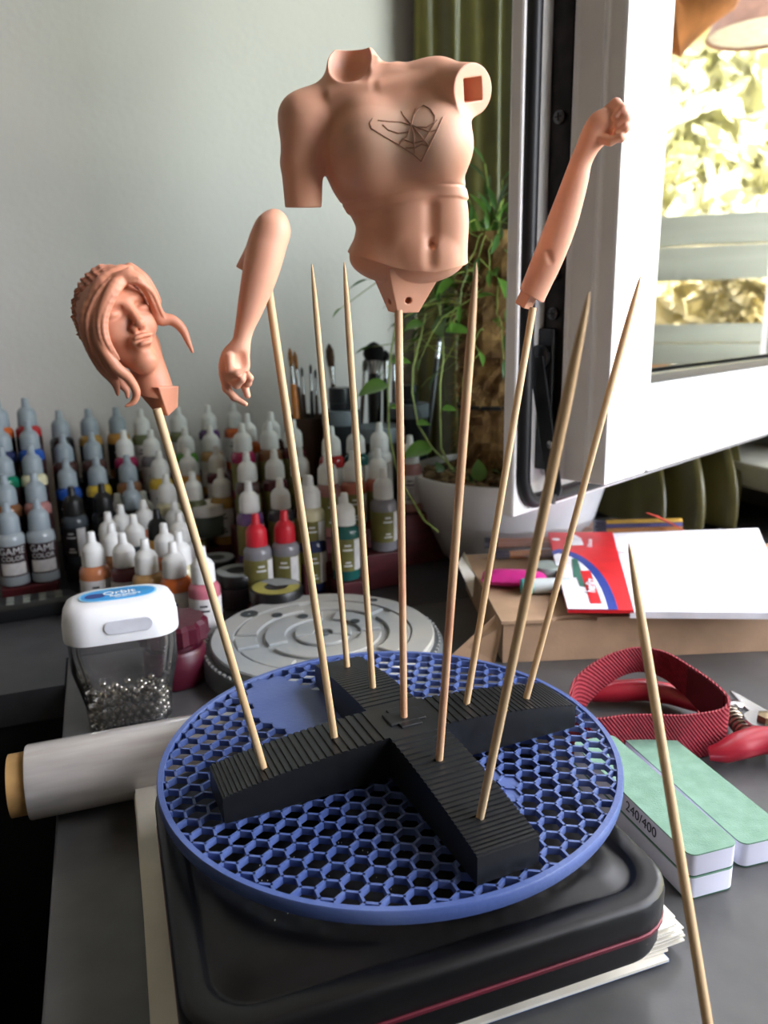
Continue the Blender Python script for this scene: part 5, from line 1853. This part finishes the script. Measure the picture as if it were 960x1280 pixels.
# pink pouch, tube
p = onz(643, 722, ZB + .007)
pk2 = thing('pink_pouch', 'small hot pink crimped pouch at the left of the box', 'pouch', (p[0], p[1], ZB), bang - .25)
V, Q = [], []
for sgn in (1, -1):
    for j in range(13):
        for i in range(21):
            u, v = i / 20 * 2 - 1, j / 12 * 2 - 1
            h = .0065 * max(0, (1 - u ** 4)) ** .7 * max(0, (1 - v ** 2)) ** .6
            V.append((u * .026, v * .0125 * (1 + .04 * math.sin(i * 2.2)), .0068 + sgn * h))
n1 = 13 * 21
for s_ in range(2):
    for j in range(12):
        for i in range(20):
            a = s_ * n1 + j * 21 + i
            Q.append((a, a + 1, a + 22, a + 21))
link('pouch_skin', np_mesh('pouch_skin', np.array(V), np.array(Q), mat('hot_pink_foil', '#d0328c', .3, var=.06, scale=60)), pk2)
cr_ = MB()
for k in range(12):
    cr_.box((-.023 + .0042 * k, .0138, .0068), (.0022, .004, .0012))
cr_.build('crimped_edge', mat('pale_pink', '#e2a8cc', .4), pk2)
pa, pb = onz(652, 733, ZB + .0062), onz(712, 731, ZB + .0062)
d = pb - pa; L = float(np.linalg.norm(d))
tb = thing('paste_tube', 'white and turquoise tube in front of the label pack', 'tube', pa)
tb.matrix_world = Matrix.Translation(Vector(pa)) @ Vector(d).to_track_quat('Z', 'Y').to_matrix().to_4x4()
MB().lathe([(0, 0), (.0055, .0005), (.0060, .004), (.0060, L), (0, L)], 20).build('tube_body', mat('tube_white', '#c9d2d2', .35), tb, smooth=True)
MB().lathe([(.0058, -.0002), (.0063, .001), (.0063, .008), (.0058, .009)], 20).build('tube_band', mat('turquoise_band', '#4db3ae', .35), tb, smooth=True)
p = onz(688, 716, ZB + .010)
tn = thing('tape_roll', 'small grey green round tin tucked beside the pink pouch', 'tin', (p[0], p[1] + .012, ZB))
MB().lathe([(0, 0), (.0125, 0), (.013, .001), (.013, .011), (.012, .013), (0, .013)], 28).build('tin_side', mat('sage_grey', '#8e9a94', .5), tn, smooth=True)
MB().lathe([(.0131, .006), (.0134, .0062), (.0134, .0078), (.0131, .008)], 28).build('tin_seam', mat('sage_dark', '#5d6a66', .5), tn, smooth=True)
tw_ = [onz(808, 641, ZB + .026), onz(822, 646, ZB + .022), onz(838, 654, ZB + .016), onz(856, 664, ZB + .0135)]
o = MB().tube(tw_, [.001, .0034, .003, .0015], 8, .35).build('twisted_wrapper', mat('red_foil', '#c0483a', .3, var=.2, scale=120), None, smooth=True)
tag(o, 'twisted red candy wrapper sticking up behind the label pack', 'wrapper')

# ---------------------------------------------------------------- elastic strap, shears, sanding blocks
strap_m = mat('crimson_webbing', '#7c1122', .75, var=.1, scale=400, stretch=(1, 1, 1), bump=.3, bscale=900)
_nt = strap_m.node_tree
_w = _nt.nodes.new('ShaderNodeTexWave'); _w.wave_type = 'BANDS'; _w.bands_direction = 'X'
_w.inputs['Scale'].default_value = 210; _w.inputs['Distortion'].default_value = .3
_m = _nt.nodes.new('ShaderNodeMapping'); _m.inputs['Rotation'].default_value = (0, math.radians(35), math.radians(20))
_c = _nt.nodes.new('ShaderNodeTexCoord')
_nt.links.new(_c.outputs['Object'], _m.inputs[0]); _nt.links.new(_m.outputs[0], _w.inputs['Vector'])
_b = _nt.nodes.new('ShaderNodeBump'); _b.inputs['Strength'].default_value = .8; _b.inputs['Distance'].default_value = .0005
_nt.links.new(_w.outputs['Fac'], _b.inputs['Height'])
_nt.links.new(_b.outputs[0], _nt.nodes['Principled BSDF'].inputs['Normal'])
tops = [(714, 862, .030), (722, 846, .031), (742, 829, .034), (770, 815, .037), (800, 809, .038), (832, 815, .037), (862, 832, .034), (890, 851, .032), (908, 868, .030), (911, 878, .029), (903, 886, .028), (880, 891, .028), (850, 894, .028), (815, 893, .028), (780, 894, .028), (748, 898, .028), (728, 894, .029), (716, 880, .030)]
sp_, sz0, sz1 = [], [], []
hgt = [.029, .029, .024, .019, .017, .018, .022, .026, .029, .0285, .0275, .0275, .0275, .0275, .0275, .0275, .0285, .0292]
n = len(tops)
for i in range(n):
    for u in (0, .25, .5, .75):
        def cr2(f):
            p0, p1, p2, p3 = (f(tops[(i + q) % n], (i + q) % n) for q in (-1, 0, 1, 2))
            return .5 * ((2 * p1) + (-p0 + p2) * u + (2 * p0 - 5 * p1 + 4 * p2 - p3) * u ** 2 + (-p0 + 3 * p1 - 3 * p2 + p3) * u ** 3)
        sp_.append(cr2(lambda q, k: onz(*q)))
        z1 = cr2(lambda q, k: q[2]); hh = cr2(lambda q, k: hgt[k])
        sz1.append(z1); sz0.append(max(.0004, z1 - hh))
strap = thing('elastic_strap', 'loop of crimson ribbed elastic strap standing on its edge', 'strap')
MB().ribbon(sp_, sz0, sz1, .0016).build('band', strap_m, strap, smooth=True)
i0 = 4 * 6
sew = MB().ribbon(sp_[i0:i0 + 9], [z + .0008 for z in sz0[i0:i0 + 9]], [z - .0008 for z in sz1[i0:i0 + 9]], .0028, False).build('sewn_overlap', mat('dark_crimson', '#5e0f1c', .75), strap)

sh = thing('pruning_shears', 'pruning shears with red handles and steel spring, lying beside strap', 'shears')
red_h = mat('red_grip', '#98182a', .35, var=.05, coat=.2)
h1 = [onz(x, y, z) for x, y, z in ((886, 942, .0075), (903, 941, .009), (925, 932, .0105), (948, 925, .0115), (975, 926, .012), (1010, 932, .012))]
MB().tube(h1, [.0045, .0068, .0088, .0095, .0090, .0075], 16, .8).build('handle', red_h, sh, smooth=True)
h2 = [onz(x, y, z) for x, y, z in ((738, 866, .008), (770, 864, .009), (805, 862, .009), (840, 868, .009), (878, 882, .009))]
MB().tube(h2, [.007, .0085, .0085, .008, .006], 16, .8).build('handle', red_h, sh, smooth=True)
p0, p1 = onz(903, 882, .010), onz(938, 922, .011)
coil = []
ax_ = p1 - p0; Lx = np.linalg.norm(ax_); ax_ /= Lx
s1 = np.cross(ax_, [0, 0, 1.]); s1 /= np.linalg.norm(s1); s2 = np.cross(s1, ax_)
for k in range(120):
    a = 2 * math.pi * k / 12
    coil.append(p0 + ax_ * Lx * k / 119 + (s1 * math.cos(a) + s2 * math.sin(a)) * .0045)
MB().tube(coil, .0010, 6).build('spring', mat('spring_steel', '#a59a8c', .3, 1.0), sh, smooth=True)
pv = onz(957, 905, .014)
MB().lathe([(0, 0), (.0125, 0), (.0125, .002), (.0115, .003), (0, .003)], 28, pv).build('pivot_plate', chrome, sh, smooth=True)
MB().lathe([(0, .003), (.0055, .003), (.005, .006), (0, .007)], 6, pv).build('pivot_nut', mat('brass_nut', '#7a6a50', .35, .9), sh)
bl_ = [onz(x, y, .0115) for x, y in ((912, 862), (930, 882), (962, 908), (1000, 900), (960, 888), (925, 868))]
MB().prism([(q[0], q[1]) for q in bl_], .0085, .0115).build('blade', chrome, sh, bevel=.0005)
p = onz(919, 885, .012)
MB().lathe([(0, 0), (.0045, 0), (.0045, .003), (.003, .004), (0, .0042)], 18, p).build('spring_seat', chrome, sh, smooth=True)

green = mat('green_abrasive', '#6b8f7b', .75, var=.05, scale=120, col2='#789b88', bump=.3, bscale=1500)
foam = mat('pale_foam', '#c3c3d2', .7, var=.03)
foam2 = mat('white_foam', '#d2d3e2', .7, var=.03)
def block(label, cpx, ang, L, W, H, z0, sides, text=None, group='green sanding blocks', both=False):
    c = np.array(cpx)
    t = thing('sanding_block', label, 'sanding block', (c[0], c[1], z0), ang, group)
    MB().loops([rrect(W, L, .004, 4, .0006), rrect(W, L, .004, 4, H - .0008)]).build('foam_core', sides, t, smooth=True)
    MB().loops([rrect(W, L, .004, 4, H - .0007), rrect(W, L, .004, 4, H)]).build('grit_sheet', green, t, smooth=True)
    MB().loops([rrect(W, L, .004, 4, 0), rrect(W, L, .004, 4, .0005)]).build('grit_sheet', mat('dark_green_abrasive', '#2c5a44', .8), t, smooth=True)
    if text:
        lo = link('lettering', text_mesh(text, .0072, .00006, ink), t)
        lo.matrix_local = Matrix.Translation((-W / 2 - .0002, -.014, H * .52)) @ Matrix(((0, 0, -1, 0), (-1, 0, 0, 0), (0, 1, 0, 0), (0, 0, 0, 1)))
    return t
BLH = .0112
# two stacked, rotated 30 deg or so; a third alone behind
def block_at(near_left, deg, W, L):
    a = math.radians(deg)
    return np.array(near_left) + np.array([math.cos(a), math.sin(a), 0]) * W / 2 + np.array([-math.sin(a), math.cos(a), 0]) * L / 2, a
W = .0252
c, ang = block_at(onz(863, 1071, 2 * BLH), 17.0, W, .096)
block('lower pale sanding block of the stacked pair beside the tin', c, ang, .096, W, BLH - .0001, .0003, foam2)
block('upper green sanding block of the stacked pair, printed with grit numbers', c, ang, .096, W, BLH - .0001, BLH + .0003, foam, '240/400')
W2 = .0270
c, ang2 = block_at(onz(926, 1057, .0125) + np.array([.001, 0, 0]), 15.5, W2, .098)
block('single green sanding block lying behind the stacked pair', c + np.array([0.0, 0.0, 0]), ang2, .098, W2, .0125, .0003, foam2)

# ---------------------------------------------------------------- dust flecks on the tin
fm = MB()
for k in range(46):
    a, b = random.uniform(ta0 + .03, ta1 - .03), random.uniform(tb0 + .036, tb0 + .07)
    w = TM(a, b, TZ + .0287)
    s_ = random.uniform(.00015, .0004)
    fm.box(w, (s_, s_ * 2, .0001))
o = fm.build('dust_flecks', mat('pale_dust', '#c8c8c0', .9), tin)
o.matrix_parent_inverse = tin.matrix_world.inverted() if False else Matrix.Identity(4)
bpy.context.view_layer.update()
o.matrix_world = Matrix.Identity(4)
o['kind'] = 'stuff'

# ---------------------------------------------------------------- dark box, added to keep the gap left of the desk near black
sc = RM(-.33, .20, 0)
sc = RM(-.36, .18, 0)
sbx = thing('gap_filler_box', 'made-up dark box with green strap, darkening the gap left of desk', 'box', (sc[0], sc[1], FZ), ROT)
MB().box((0, 0, .28), (.50, .60, .56)).build('box_body', mat('dark_navy_fabric', '#0e1118', .9, var=.2, scale=20), sbx, bevel=.01)
MB().box((0, 0, .5755), (.51, .61, .03)).build('box_lid', mat('near_black_fabric', '#0b0b0d', .9, var=.2, scale=20), sbx, bevel=.006)
MB().box((.13, -.05, .592), (.035, .50, .002)).build('strap', mat('dark_green_webbing', '#12241c', .9), sbx)
